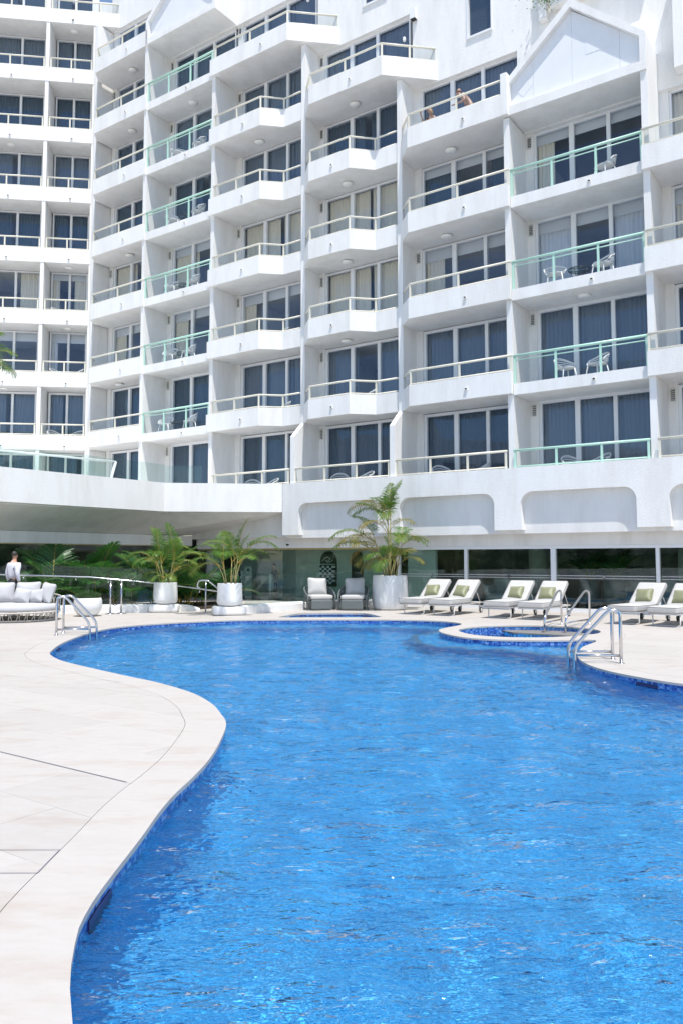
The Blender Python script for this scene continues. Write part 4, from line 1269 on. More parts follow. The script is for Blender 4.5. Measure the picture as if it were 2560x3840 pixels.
# ------------------------------------------------------------------ planters and palms
def planter(x, y, z, r, h, label):
    t = thing('planter', label, 'planter', (x, y, z))
    rb = r * 0.93
    prof = [(0, 0.02), (rb * 0.86, 0.02), (rb * 0.90, 0.0)] if False else [(rb * 0.80, 0.0), (rb * 0.80, 0.015), (rb * 0.94, 0.02), (rb * 0.99, 0.045), (rb * 1.035, 0.10), (r * 1.02, h * 0.3), (r * 0.995, h * 0.75), (r * 0.965, h - 0.02), (r * 0.955, h), (r * 0.92, h), (r * 0.90, h - 0.06), (r * 0.90, h - 0.09)]
    if r < 0.4: prof = [(rb * 0.72, 0.0), (rb * 0.72, 0.015), (rb * 0.92, 0.02), (rb * 1.04, 0.06), (r * 1.03, 0.12), (r * 1.0, h * 0.45), (r * 0.97, h - 0.015), (r * 0.96, h), (r * 0.91, h), (r * 0.90, h - 0.05)]
    mb = MB(); mb.lathe(prof, 48); mb.build('pot', M['ceramic'], t)
    mb = MB(); mb.lathe([(r * 0.90, h - 0.055), (r * 0.5, h - 0.03), (0, h - 0.035)], 32); mb.build('soil', M['soil'], t)
    return t
planter(-4.96, 22.62, 0.23, 0.335, 0.60, 'white round planter holding the left palm, on a low block by the handrail')
planter(-2.98, 21.42, 0.24, 0.335, 0.60, 'white round planter holding the middle palm, on a low block by the steps')
planter(1.42, 23.55, 0.0, 0.52, 1.0, 'large white planter holding the tallest palm, between armchair and loungers')

def frond_mesh(name, L, npair, leaf, droop, seed, petiole=0.28, up=0.35, mats=None, width=0.02, curl=0.6):
    """one palm frond: stalk leaves the origin along +z and arches towards +x"""
    rnd = random.Random(seed)
    mb = MB()
    pts = []; N = 16
    ang = R(90) - up * 0.2
    x = z = 0.0; sag = 0.0
    side = rnd.uniform(-0.12, 0.12)
    for i in range(N + 1):
        f = i / N
        pts.append(Vector((x, side * f * f * L, z)))
        a = R(90) - (up + droop * f ** 1.4)
        x += math.cos(a) * L / N; z += math.sin(a) * L / N
    mb.tube(pts, [0.011 * (1 - 0.85 * i / N) + 0.0015 for i in range(N + 1)], 5, 0)
    def at(f):
        q = f * N; i = min(int(q), N - 1); return pts[i].lerp(pts[i + 1], q - i), (pts[i + 1] - pts[i]).normalized()
    for sd in (-1, 1):
        for k in range(npair):
            f = petiole + (1 - petiole) * (k + rnd.uniform(0.1, 0.6)) / npair
            p, t = at(min(f, 0.995))
            e = (f - petiole) / (1 - petiole)
            ll = leaf * (0.55 + 0.9 * math.sin(math.pi * min(1, 0.18 + 0.80 * e)) - 0.35 * e) * rnd.uniform(0.85, 1.1)
            sideways = Vector((0, sd, 0)); upn = t.cross(Vector((0, 1, 0))); 
            if upn.z < 0: upn = -upn
            fw = 0.45 + 0.65 * e
            d_ = (sideways * 0.9 + t * fw + upn * (0.42 - 0.2 * e)).normalized()
            w_ = width * rnd.uniform(0.8, 1.15)
            wv = d_.cross(upn).normalized() * w_
            sg = curl * rnd.uniform(0.7, 1.35)
            q1 = p + d_ * ll * 0.45 + Vector((0, 0, -0.10 * sg * ll)); q2 = p + d_ * ll * 0.8 + Vector((0, 0, -0.34 * sg * ll)); q3 = p + d_ * ll * 0.98 + Vector((0, 0, -0.62 * sg * ll))
            fold = upn * w_ * 0.35
            V = [p - wv * 0.4, p + wv * 0.4, q1 - wv + fold, q1 + wv + fold, q2 - wv * 0.7 + fold, q2 + wv * 0.7 + fold, q3]
            mb.add([tuple(v) for v in V], [(0, 1, 3, 2), (2, 3, 5, 4), (4, 5, 6)], 1)
    o = mb.build(name, mats or [M['petiole'], M['leaf']])
    return o
FRB2 = None
def hold(o):
    me = o.data; bpy.data.objects.remove(o); return me
FR = [hold(frond_mesh('frond', 1.25, 36, 0.40, 1.25 + 0.12 * i, 100 + i, up=0.2 + 0.08 * i, width=0.0105, curl=0.75)) for i in range(5)]
FRU = [hold(frond_mesh('frond', 1.25, 36, 0.40, 0.55 + 0.15 * i, 120 + i, up=0.08, width=0.0105, curl=0.8)) for i in range(4)]
FRD = [hold(frond_mesh('frond', 1.3, 36, 0.40, 1.5 + 0.2 * i, 140 + i, up=0.3, mats=[M['petiole'], M['leaf_dry']], width=0.0095, curl=0.9)) for i in range(3)]
FRB = [hold(frond_mesh('frond', 1.35, 28, 0.46, 0.7 + 0.22 * i, 180 + i, up=0.15, mats=[M['petiole'], M['leaf_shaded']], width=0.015, curl=0.5)) for i in range(5)]
FRB2 = [hold(frond_mesh('frond', 1.35, 28, 0.46, 0.7 + 0.22 * i, 180 + i, up=0.15, mats=[M['petiole'], M['leaf_sunlit']], width=0.015, curl=0.5)) for i in range(5)]
def palm(x, y, z, label, canes, seed, dry=0.0, group=None):
    """canes: list of (angle, lean, height, radius, [(azimuth, tilt, scale), ...])"""
    rnd = random.Random(seed)
    t = thing('potted_palm', label, 'palm', (x, y, z), 0, group)
    for (az, lean, h, r, fr) in canes:
        b = Vector((math.cos(az) * 0.12 * rnd.uniform(0.5, 1.6), math.sin(az) * 0.12 * rnd.uniform(0.5, 1.6), -0.02))
        top = b + Vector((math.cos(az) * lean, math.sin(az) * lean, h))
        mid = b.lerp(top, 0.5) - Vector((math.cos(az), math.sin(az), 0)) * lean * 0.14
        mb = MB(); mb.tube([b, b.lerp(mid, 0.5), mid, mid.lerp(top, 0.5) , top], [r * 1.25, r * 1.05, r, r * 0.9, r * 0.7], 8); mb.build('cane', M['cane'], t)
        for (fa, tilt, sc) in fr:
            me = rnd.choice(FRU if tilt < 0.12 and rnd.random() < 0.75 else FRD if rnd.random() < dry else FR)
            o = link_mesh('frond', me, t)
            o.location = top - (top - mid).normalized() * rnd.uniform(0, 0.08)
            o.rotation_euler = (0, tilt, fa); o.scale = (sc, sc, sc)
    return t
def rc(n, seed, h0, h1, lean, fl, sc0, sc1, tilt=(-0.1, 0.5)):
    rnd = random.Random(seed); out = []
    for i in range(n):
        az = 2 * math.pi * (i + rnd.uniform(-0.3, 0.3)) / n
        h = rnd.uniform(h0, h1)
        fr = [(az + rnd.uniform(-1.4, 1.4), rnd.uniform(*tilt), rnd.uniform(sc0, sc1)) for _ in range(fl)]
        out.append((az, lean * rnd.uniform(0.4, 1.2), h, rnd.uniform(0.011, 0.017), fr))
    return out
PI = math.pi
cl = [(PI * 0.96, 0.22, 0.62, 0.020, [(PI * 0.95, 0.25, 0.95), (PI * 0.7, -0.2, 0.85), (PI * 1.15, 0.5, 0.75), (PI * 1.5, 0.1, 0.8)]),
      (0.2, 0.10, 0.70, 0.016, [(0.1, 0.3, 0.85), (PI * 0.8, 0.0, 0.9), (PI * 1.6, 0.2, 0.8)]),
      (0.0, 0.24, 0.45, 0.015, [(0.3, 0.5, 0.7), (-0.4, 0.3, 0.75), (PI * 0.5, -0.1, 0.8)]),
      (PI * 1.5, 0.15, 0.22, 0.013, [(PI * 1.3, 0.6, 0.55), (PI * 1.7, 0.6, 0.55), (PI, 0.55, 0.6)]),
      (PI * 0.5, 0.1, 0.3, 0.013, [(PI * 0.9, 0.5, 0.65), (0.2, 0.6, 0.6), (PI * 1.45, 0.9, 0.5)])]
cl += rc(4, 21, 0.15, 0.5, 0.2, 2, 0.6, 0.8, (0.1, 0.7)) + [(PI * 0.8, 0.16, 0.62, 0.015, [(PI * 0.9, 0.05, 0.95), (PI * 0.5, -0.1, 0.85), (0.2, 0.0, 0.9)])]
pl_ = palm(-4.96, 22.62, 0.78, 'left potted palm with arching bright green fronds and orange stalks', cl, 3, 0.12, 'potted palms along the terrace'); pl_.scale = (0.86, 0.86, 1.0)
cl = rc(5, 11, 0.35, 0.75, 0.20, 3, 0.6, 0.85, (-0.2, 0.5)) + [(0.0, 0.1, 0.8, 0.013, [(0.1, -0.05, 0.9), (0.0, 0.3, 0.95), (PI, 0.0, 0.9)])] + [(PI * 0.95, 0.2, 0.55, 0.014, [(PI, 0.55, 0.95), (PI * 0.85, 0.8, 0.8)]), (0.1, 0.28, 0.85, 0.012, [(0.05, 0.35, 0.85)])]
palm(-2.98, 21.42, 0.79, 'middle potted palm with many thin upright canes beside the step handrail', cl, 5, 0.10, 'potted palms along the terrace')
cl = [(PI * 0.55, 0.12, 1.65, 0.024, [(0.3, 0.05, 1.0), (PI * 0.9, 0.25, 1.15), (PI * 0.5, -0.15, 0.9), (PI * 1.4, 0.3, 0.9), (PI * 1.1, 0.0, 0.9)]),
      (PI * 0.95, 0.28, 1.05, 0.022, [(PI, 0.4, 1.2), (PI * 0.8, 0.15, 1.1), (PI * 1.25, 0.5, 0.9), (PI * 1.1, 0.75, 1.0)]),
      (PI * 1.1, 0.22, 0.70, 0.020, [(PI * 1.02, 0.6, 1.15), (PI * 1.2, 0.45, 0.9), (PI * 0.9, 0.8, 0.8)]),
      (0.1, 0.18, 0.95, 0.020, [(0.15, 0.35, 0.75), (-0.4, 0.5, 0.65), (PI * 0.5, 0.2, 0.8)]),
      (-0.5, 0.12, 0.6, 0.018, [(0.3, 0.0, 0.8), (-0.7, 0.4, 0.6)]),
      (PI * 1.5, 0.15, 0.5, 0.018, [(PI * 1.3, 0.65, 0.8), (PI * 1.75, 0.35, 0.6), (PI * 1.0, 0.95, 0.8)]),
      (PI * 1.4, 0.1, 1.3, 0.018, [(PI * 1.2, 0.35, 0.95), (PI * 1.8, 0.3, 0.8), (PI, 0.1, 1.1)])]
cl += rc(6, 31, 0.3, 1.1, 0.22, 2, 0.7, 0.95, (0.0, 0.8)) + [(PI * 0.45, 0.16, 1.75, 0.018, [(0.2, -0.1, 1.0), (PI * 0.3, -0.25, 0.9), (PI * 0.9, 0.35, 1.0), (PI * 1.3, 0.3, 0.9)])]
palm(1.42, 23.55, 0.96, 'tallest potted palm with drooping yellow tipped fronds beside the armchairs', cl, 8, 0.33, 'potted palms along the terrace')
# planting bed behind the balustrade
bedp = [(-10.3, 22.75), (-9.6, 23.6), (-9.0, 22.8), (-8.5, 23.7), (-7.9, 22.9), (-7.6, 24.3), (-7.1, 23.2), (-6.6, 24.0), (-6.15, 23.1), (-5.7, 24.6), (-5.3, 23.5), (-4.7, 24.4), (-4.1, 24.9), (-4.3, 23.9), (-8.9, 24.6), (-6.9, 25.4), (-5.0, 25.8), (-3.5, 25.6)]
BEDL = ['first leafy palm of the planting bed, at the left edge behind the man', 'leafy palm low behind the white shirted man', 'leafy palm with spreading fan just right of the man', 'tall leafy palm against the dark glazing right of the man',
        'low leafy palm above the grey sofa back', 'upright leafy palm whose tips reach the glazing header above the sofa', 'leafy palm directly behind the bowl planter', 'leafy palm in shade behind the bowl planter',
        'leafy palm seen between the two barrier posts', 'tall leafy palm with upright fronds near the left potted palm', 'leafy palm just left of the left potted palm', 'shaded leafy palm behind the left potted palm',
        'shaded leafy palm between the left and middle potted palms', 'low leafy palm just right of the left planter', 'shaded leafy palm against the glazing above the sofa', 'shaded leafy palm against the glazing above the bowl planter', 'shaded leafy palm far behind the left planter', 'shaded leafy palm behind the step handrail']
for i, ((x, y), lb) in enumerate(zip(bedp, BEDL)):
    rnd = random.Random(900 + i); front = y < 23.65 or i in (3, 5, 9)
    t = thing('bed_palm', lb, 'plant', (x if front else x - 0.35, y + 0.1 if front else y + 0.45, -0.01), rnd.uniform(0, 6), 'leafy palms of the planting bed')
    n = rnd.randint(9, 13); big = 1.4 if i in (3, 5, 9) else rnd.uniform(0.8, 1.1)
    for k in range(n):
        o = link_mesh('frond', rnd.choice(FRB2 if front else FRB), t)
        sc = big * rnd.uniform(0.8, 1.2); o.scale = (sc, sc, sc)
        o.rotation_euler = (0, rnd.uniform(-0.2, 0.65), 2 * PI * k / n + rnd.uniform(-0.3, 0.3)); o.location = (rnd.uniform(-0.1, 0.1), rnd.uniform(-0.1, 0.1), 0)
soilbed = MB(); soilbed.prism([(-11.6, 22.0), (-9.5, 22.26), (-7.9, 22.42), (-6.5, 22.65), (-5.4, 22.9), (-4.5, 23.25), (-3.3, 25.0), (-4.2, 27.2), (-9.9, 24.2)], -0.01, 0.06)
o = soilbed.build('planting_bed', M['soil']); tag(o, kind='structure')
# bowl planter with grass
bw = thing('bowl_planter', 'white bowl shaped planter on the deck right of the sofa', 'planter', (-6.63, 21.0, 0))
prof = [(0.16, 0.0), (0.2, 0.01), (0.27, 0.06), (0.335, 0.16), (0.36, 0.28), (0.355, 0.40), (0.335, 0.475), (0.325, 0.48), (0.315, 0.47), (0.31, 0.42)]
mb = MB(); mb.lathe(prof, 44); mb.build('pot', M['ceramic'], bw)
mb = MB(); mb.lathe([(0.315, 0.42), (0, 0.44)], 24); mb.build('soil', M['soil'], bw)
gr = thing('grass_tuft', 'mound of fine green grass growing in the bowl planter', 'grass', (-6.63, 21.0, 0.44))
mb = MB(); rnd = random.Random(5)
for k in range(1500):
    a = rnd.uniform(0, 2 * PI); r = 0.29 * math.sqrt(rnd.random()); h = rnd.uniform(0.08, 0.26) * (1.15 - r * 1.6)
    p = Vector((math.cos(a) * r, math.sin(a) * r, 0)); ln = Vector((math.cos(a), math.sin(a), 0)) * rnd.uniform(0.0, 0.14) + Vector((rnd.uniform(-.05, .05), rnd.uniform(-.05, .05), 0))
    w = Vector((-math.sin(a), math.cos(a), 0)) * 0.0035
    mb.add([tuple(p - w), tuple(p + w), tuple(p + ln * 0.5 + w + Vector((0, 0, h * 0.7))), tuple(p + ln * 0.5 - w + Vector((0, 0, h * 0.7))), tuple(p + ln + Vector((0, 0, h)))], [(0, 1, 2, 3), (3, 2, 4)])
o = mb.build('grass', M['leaf_grass'], gr); tag(o, kind='stuff')
# palm tree on the terrace, mostly outside the left of the picture
pt = thing('palm_tree', 'palm tree on the left terrace, its frond tips entering the picture edge', 'palm tree', (-12.45, 26.2, 3.6))
mb = MB(); mb.tube([(0, 0, 0), (0.06, 0, 2.0), (0.0, 0, 4.4)], [0.16, 0.12, 0.10], 12); mb.build('trunk', M['trunk'], pt)
for k in range(16):
    o = link_mesh('frond', FR[k % 5], pt); o.location = (0, 0, 4.35); sc = 1.35
    o.scale = (sc, sc, sc); o.rotation_euler = (0, 0.15 + 0.75 * ((k * 0.37) % 1), 2 * PI * k / 16)

# ------------------------------------------------------------------ sun loungers with pillows
def make_lounger():
    t = empty('sun_lounger')
    W, L = 0.68, 1.98
    mb = MB()
    for x in (-W / 2 + 0.03, W / 2 - 0.03): mb.tube([(x, 0.02, 0.275), (x, L, 0.275)], 0.017, 8)
    for y in (0.02, 0.62, 1.2, L): mb.tube([(-W / 2 + 0.03, y, 0.275), (W / 2 - 0.03, y, 0.275)], 0.015, 8)
    for i in range(14): mb.box(-W / 2 + 0.04, W / 2 - 0.04, 0.08 + i * 0.085, 0.13 + i * 0.085, 0.283, 0.293)
    mb.build('frame', M['alu'], t)
    for y in (0.26,):
        mb = MB(); x = W / 2 - 0.04
        mb.tube([(-x, y, 0.27), (-x, y, 0.05), (-x + 0.02, y, 0.016), (-x + 0.05, y, 0.012), (x - 0.05, y, 0.012), (x - 0.02, y, 0.016), (x, y, 0.05), (x, y, 0.27)], 0.015, 8); mb.build('leg', M['alu'], t)
    for x in (-W / 2 + 0.06, W / 2 - 0.06):
        mb = MB(); mb.box(x - 0.012, x + 0.012, 1.80, 1.84, 0.06, 0.27); mb.build('leg', M['alu'], t)
        mb = MB(); xo = x + (0.045 if x > 0 else -0.045)
        for (r0, r1, mi, w_) in ((0.05, 0.078, 1, 0.018), (0.0, 0.052, 0, 0.014)):
            n = 20; V = []; F_ = []
            for sx in (-w_, w_):
                for k in range(n): V.append((xo + sx, 1.82 + math.cos(2 * PI * k / n) * r1, 0.078 + math.sin(2 * PI * k / n) * r1))
            F_ = [tuple(range(n - 1, -1, -1)), tuple(range(n, 2 * n))] + [(k, (k + 1) % n, n + (k + 1) % n, n + k) for k in range(n)]
            if mi == 0: V = [(v[0] + (0.006 if x > 0 else -0.006), v[1], v[2]) for v in V]
            mb.add(V, F_, mi, False)
        mb.build('wheel', [M['alu'], M['tyre']], t)
    mb = MB(); mb.rbox(W, 1.22, 0.135, 0.035, M=Matrix.Translation((0, 0.60, 0.362)), n=6, crown=0.012); sc = mb.build('seat_cushion', M['cushion'], t, weld=True)
    def pipe(hw, hd, z, r=0.03):
        p = []
        for (cx, cy_, a0) in ((hw - r, hd - r, 0), (-hw + r, hd - r, 90), (-hw + r, -hd + r, 180), (hw - r, -hd + r, 270)):
            for k in range(5):
                a = R(a0 + k * 22.5); p.append((cx + math.cos(a) * r, cy_ + math.sin(a) * r, z))
        return p
    mb = MB(); mb.tube([(p[0], p[1] + 0.60, p[2]) for p in pipe(W / 2 - 0.006, 0.606, 0.422)], 0.0045, 5, closed=True); mb.build('piping', M['piping'], sc)
    A = Matrix.Translation((0, 1.20, 0.335)) @ Matrix.Rotation(R(38), 4, 'X') @ Matrix.Translation((0, 0.40, 0.055))
    mb = MB(); mb.rbox(W, 0.80, 0.12, 0.035, M=A, n=6, crown=0.010); bc = mb.build('back_cushion', M['cushion'], t, weld=True)
    mb = MB(); mb.tube([tuple(A @ Vector((p[0], p[1], p[2]))) for p in pipe(W / 2 - 0.006, 0.395, 0.052)], 0.0045, 5, closed=True); mb.build('piping', M['piping'], bc)
    mb = MB()
    for x in (-W / 2 + 0.05, W / 2 - 0.05):
        mb.tube([(x, 1.20, 0.285), (x, 1.20 + 0.74 * math.cos(R(38)), 0.30 + 0.74 * math.sin(R(38)))], 0.012, 6)
        mb.tube([(x, 1.20 + 0.5 * math.cos(R(38)), 0.30 + 0.5 * math.sin(R(38))), (x, 1.86, 0.28)], 0.010, 6)
    mb.build('back_support', M['alu'], t)
    return t
def make_pillow(name, w, h, d, mt, seam=0.05):
    mb = MB(); mb.rbox(w, d, h, d * 0.42, n=6)
    # pull the edges thin and the corners out, like a stuffed cushion
    nv = []
    for (x, y, z) in mb.v:
        ax, az = abs(x) / (w / 2), abs(z) / (h / 2)
        k = (1 - 0.78 * max(ax, az) ** 2.6)
        cx = 1 - 0.07 * (1 - az ** 2) * ax ** 2; cz = 1 - 0.07 * (1 - ax ** 2) * az ** 2
        nv.append((x * cx, y * k * 1.25, z * cz))
    mb.v = nv
    return mb
LSPEC = [(-1.79, -3.02, 0, 'leftmost white sun lounger with olive pillow, next to the large planter'), (-0.88, -3.04, 0, 'second white sun lounger from the large planter'),
         (0.70, -3.06, 0, 'third white sun lounger from the large planter, left of the spa handrail'), (1.61, -3.07, 0, 'fourth white sun lounger from the large planter, behind the spa handrail'),
         (3.80, -3.16, -9, 'fifth white sun lounger, just behind the nearer pool handrail'), (4.71, -3.32, -8, 'rightmost white sun lounger, cut by the right picture edge')]
lp = make_lounger()
for i, (s, t_, a, lb) in enumerate(LSPEC):
    o = lp if i == 0 else copy_tree(lp)
    o.location = fac(s, t_, 0.0); o.rotation_euler = (0, 0, -PH + R(a)); tag(o, lb, 'sun lounger', 'white sun loungers along the glazing')
    rnd = random.Random(40 + i)
    mb = make_pillow('pillow', 0.43, 0.40, 0.15, M['olive'])
    p = mb.build('pillow', M['olive'])
    loc = o.matrix_basis @ Vector((rnd.uniform(-0.06, 0.04), 1.30, 0.605))
    p.matrix_basis = Matrix.Translation(loc) @ Matrix.Rotation(-PH + R(a + rnd.uniform(-7, 7)), 4, 'Z') @ Matrix.Rotation(R(-36 + rnd.uniform(-4, 4)), 4, 'X') @ Matrix.Rotation(R(rnd.uniform(-5, 5)), 4, 'Y')
    tag(p, 'olive green pillow on the ' + ['leftmost sun lounger', 'second sun lounger from the planter', 'third sun lounger from the planter', 'fourth sun lounger behind the spa handrail', 'fifth sun lounger behind the nearer handrail', 'rightmost sun lounger at the picture edge'][i], 'pillow', 'olive pillows on the loungers')

# ------------------------------------------------------------------ rope armchairs
def armchair(x, y, rz, label, flip, group='rope armchairs before the glazing'):
    t = thing('armchair', label, 'armchair', (x, y, 0), rz, group)
    mb = MB()   # woven base: front panel and back shell
    mb.rbox(0.64, 0.07, 0.29, 0.03, M=Matrix.Translation((0, -0.34, 0.165)), n=4)
    mb.build('front_panel', M['wicker'], t, weld=True)
    mb = MB()
    base = [(-0.40, -0.30), (-0.41, 0.05), (-0.33, 0.30), (-0.12, 0.40), (0.12, 0.40), (0.33, 0.30), (0.41, 0.05), (0.40, -0.30)]
    bl = catmull(base, 0.07, False)
    mb.tube([(p[0], p[1], 0.03) for p in bl], 0.022, 8); mb.tube([(p[0], p[1], 0.30) for p in bl], 0.024, 8)
    mb.build('base_frame', M['wicker'], t)
    rim = []
    for i, p in enumerate(bl):
        f = abs(i / (len(bl) - 1) * 2 - 1)
        z = 0.70 - 0.30 * max(0, f - 0.15) ** 1.3 / 0.85 ** 1.3
        rim.append((p[0] * 1.03, p[1] * 1.03, z))
    mb = MB(); mb.tube([(bl[0][0], bl[0][1] , 0.06)] + [(bl[0][0], bl[0][1], 0.3)] + rim + [(bl[-1][0], bl[-1][1], 0.3), (bl[-1][0], bl[-1][1], 0.06)], 0.022, 8); mb.build('back_rim', M['wicker'], t)
    mb = MB()
    for i in range(1, len(bl) - 1):
        a, b = Vector((bl[i][0], bl[i][1], 0.31)), Vector(rim[i])
        mb.tube([a, b], 0.011, 5)
        nx = Vector((bl[i + 1][0], bl[i + 1][1], 0.31)).lerp(a, 0.5); mb.tube([nx, b.lerp(Vector(rim[i + 1]), 0.5)], 0.011, 5)
    mb.build('rope_back', M['wicker'], t)
    mb = MB()
    n = len(bl)
    for k in range(7):
        z = 0.06 + k * 0.036
        if k in (1, 2, 3, 4): mb.tube([(p[0], p[1], z) for p in bl[int(n * 0.25):int(n * 0.75)]], 0.012, 5)
        else: mb.tube([(p[0], p[1], z) for p in bl], 0.012, 5)
    mb.build('rope_base', M['wicker'], t)
    mb = MB(); mb.rbox(0.66, 0.62, 0.12, 0.045, M=Matrix.Translation((0, -0.06, 0.375)), n=6, crown=0.015); mb.build('seat_cushion', M['cushion'], t, weld=True)
    mb = make_pillow('c', 0.60, 0.54, 0.2, None)
    mb.v = [tuple(Matrix.Translation((0, 0.17, 0.67)) @ Matrix.Rotation(R(-16), 4, 'X') @ Matrix.Rotation(R(3 * flip), 4, 'Y') @ Vector(v)) for v in mb.v]
    mb.build('back_cushion', M['cushion'], t, weld=True)
    return t
armchair(-0.66, 23.50, R(17), 'left grey rope armchair with white cushions before the glazing', 1)
ac = armchair(0.36, 23.42, R(-10), 'right grey rope armchair with palm shadow on its cushion, beside the large planter', -1)
# ------------------------------------------------------------------ round sofa on the left
so = thing('round_sofa', 'round taupe lattice sofa with pale grey cushions at the left picture edge', 'sofa', (-8.05, 19.62, 0))
RX, RY = 1.12, 0.98
def el(a, k=1.0, z=0.0): return (math.cos(a) * RX * k, math.sin(a) * RY * k, z)
mb = MB()
for z, k in ((0.03, 0.90), (0.225, 1.0)): mb.tube([el(2 * PI * i / 48, k, z) for i in range(48)], 0.020, 8, closed=True)
mb.build('base_ring', M['taupe_rope'], so)
mb = MB()
for i in range(72):
    a = 2 * PI * i / 72
    mb.tube([el(a, 0.90, 0.03), el(a + 0.03 * (1 if i % 2 else -1), 0.96, 0.15), el(a + (0.06 if i % 4 == 0 else 0.0), 1.0, 0.225)], 0.010, 5)
mb.build('lattice_base', M['taupe_rope'], so)
mb = MB(); mb.lathe([(0, 0.245), (0.9, 0.245), (0.985, 0.26), (1.0, 0.30), (0.99, 0.37), (0.94, 0.395), (0.5, 0.41), (0, 0.415)], 56, sx=RX, sy=RY); mb.build('seat_cushion', M['cushion_grey'], so)
mb = MB()
ba = [(-0.12 + (PI + 0.24) * i / 30) for i in range(31)]
top = [(*el(a, 1.02)[:2], 0.62 - 0.10 * abs(i / 15 - 1) ** 2) for i, a in enumerate(ba)]
mb.tube([el(ba[0], 1.0, 0.22)] + top + [el(ba[-1], 1.0, 0.22)], 0.020, 8)
for i, a in enumerate(ba[1:-1]): mb.tube([el(a, 1.0, 0.22), (*el(a + (0.05 if i % 2 else -0.05), 1.01)[:2], 0.42), top[i + 1]], 0.009, 5)
mb.build('lattice_back', M['taupe_rope'], so)
for (x, y, w, h, rz, nm, ry) in ((0.70, 0.42, 0.60, 0.52, -42, 'back_cushion', 5), (0.12, 0.66, 0.68, 0.54, -8, 'back_cushion', -2), (-0.52, 0.58, 0.66, 0.54, 24, 'back_cushion', 2), (0.10, 0.36, 0.46, 0.38, -6, 'scatter_cushion', 9), (0.44, 0.40, 0.42, 0.36, -24, 'scatter_cushion', -7)):
    mb = make_pillow('c', w, h, 0.19, None)
    Mx = Matrix.Translation((x, y, 0.39 + h / 2)) @ Matrix.Rotation(R(rz), 4, 'Z') @ Matrix.Rotation(R(-17), 4, 'X') @ Matrix.Rotation(R(ry), 4, 'Y')
    mb.v = [tuple(Mx @ Vector(v)) for v in mb.v]; mb.build(nm, M['cushion_grey'], so, weld=True)

# ------------------------------------------------------------------ pool handrails
def bend(pts, r=0.09, n=5):
    P_ = [Vector(p) for p in pts]; out = [P_[0]]
    for i in range(1, len(P_) - 1):
        a, b, c = P_[i - 1], P_[i], P_[i + 1]
        d1 = (a - b); d2 = (c - b); k = min(r, d1.length * 0.48, d2.length * 0.48)
        p, q = b + d1.normalized() * k, b + d2.normalized() * k
        for j in range(n + 1):
            t = j / n; out.append((p * (1 - t) + b * t) * (1 - t) + (b * (1 - t) + q * t) * t)
    out.append(P_[-1]); return out
def ladder(pairs, label, peak=0.75, flat=0.10, end=-0.75, low=0.22, bar=0.11):
    c = Vector((sum(p[0][0] for p in pairs) / 2, sum(p[0][1] for p in pairs) / 2, 0))
    t = thing('pool_handrail', label, 'handrail', c)
    for (post, leg) in pairs:
        a = Vector((post[0], post[1], 0)) - c; b = Vector((leg[0], leg[1], 0)) - c
        d_ = (b - a); L = d_.length; d_ /= L
        mb = MB(); mb.tube(bend([a, a + Vector((0, 0, peak)), a + d_ * flat * 1.6 + Vector((0, 0, peak)), b + Vector((0, 0, low)), b + Vector((0, 0, end))], 0.13, 7), 0.024, 12); mb.build('rail', M['steel'], t)
        mb = MB(); mb.tube([a + Vector((0, 0, bar)), b + Vector((0, 0, bar))], 0.019, 10); mb.build('crossbar', M['steel'], t)
        mb = MB(); mb.lathe([(0.05, 0.0), (0.05, 0.008), (0.026, 0.012)], 16, c=(a.x, a.y)); mb.build('base_plate', M['steel'], t)
ladder([((-5.6, 15.8), (-4.98, 15.92)), ((-5.63, 16.28), (-4.98, 16.36))], 'curved stainless pool handrail at the left end of the pool')
ladder([((4.02, 11.97), (3.38, 12.03)), ((3.98, 11.49), (3.34, 11.58))], 'curved stainless pool handrail at the right edge of the pool, nearest to the viewer')
ladder([((5.0, 18.28), (4.36, 17.3)), ((5.63, 18.25), (4.80, 17.25))], 'pair of stainless handrails entering the round spa', 0.76, 0.16, -0.6)

# ------------------------------------------------------------------ people
def skin(name, verts, edges, mt, parent, root=0, lv=2):
    me = bpy.data.meshes.new(name); me.from_pydata([v[:3] for v in verts], edges, [])
    o = link_mesh(name, me, parent); me.materials.append(mt)
    md = o.modifiers.new('skin', 'SKIN'); md.use_smooth_shade = True; md.branch_smoothing = 0.3
    if not me.skin_vertices: me.skin_vertices.new()
    sv = me.skin_vertices[0].data
    for i, v in enumerate(verts): sv[i].radius = (v[3], v[4] if len(v) > 4 else v[3])
    sv[root].use_root = True
    ss = o.modifiers.new('sub', 'SUBSURF'); ss.levels = lv; ss.render_levels = lv
    return o
def hand(V, E, wrist, d_, side):
    """palm and five fingers growing from a wrist vertex index; d_ = direction, side = sideways"""
    w = Vector(V[wrist][:3]); d_ = Vector(d_).normalized(); sd = Vector(side).normalized()
    pi = len(V); p = w + d_ * 0.07; V.append((*p, 0.028, 0.018)); E.append((wrist, pi))
    for k, l in enumerate((0.060, 0.075, 0.070, 0.055)):
        a = p + d_ * 0.03 + sd * (0.027 - 0.018 * k); i0 = len(V); V.append((*a, 0.0095)); E.append((pi, i0))
        b = a + d_ * l * 0.6 + Vector((0.012, 0, 0)); V.append((*b, 0.0085)); E.append((i0, i0 + 1))
        c = b + d_ * l * 0.4 + Vector((0.022, 0, 0)); V.append((*c, 0.0075)); E.append((i0 + 1, i0 + 2))
    i0 = len(V); a = w + d_ * 0.035 + sd * 0.035; V.append((*a, 0.0105)); E.append((wrist, i0)); b = a + d_ * 0.04 + sd * 0.018; V.append((*b, 0.009)); E.append((i0, i0 + 1))
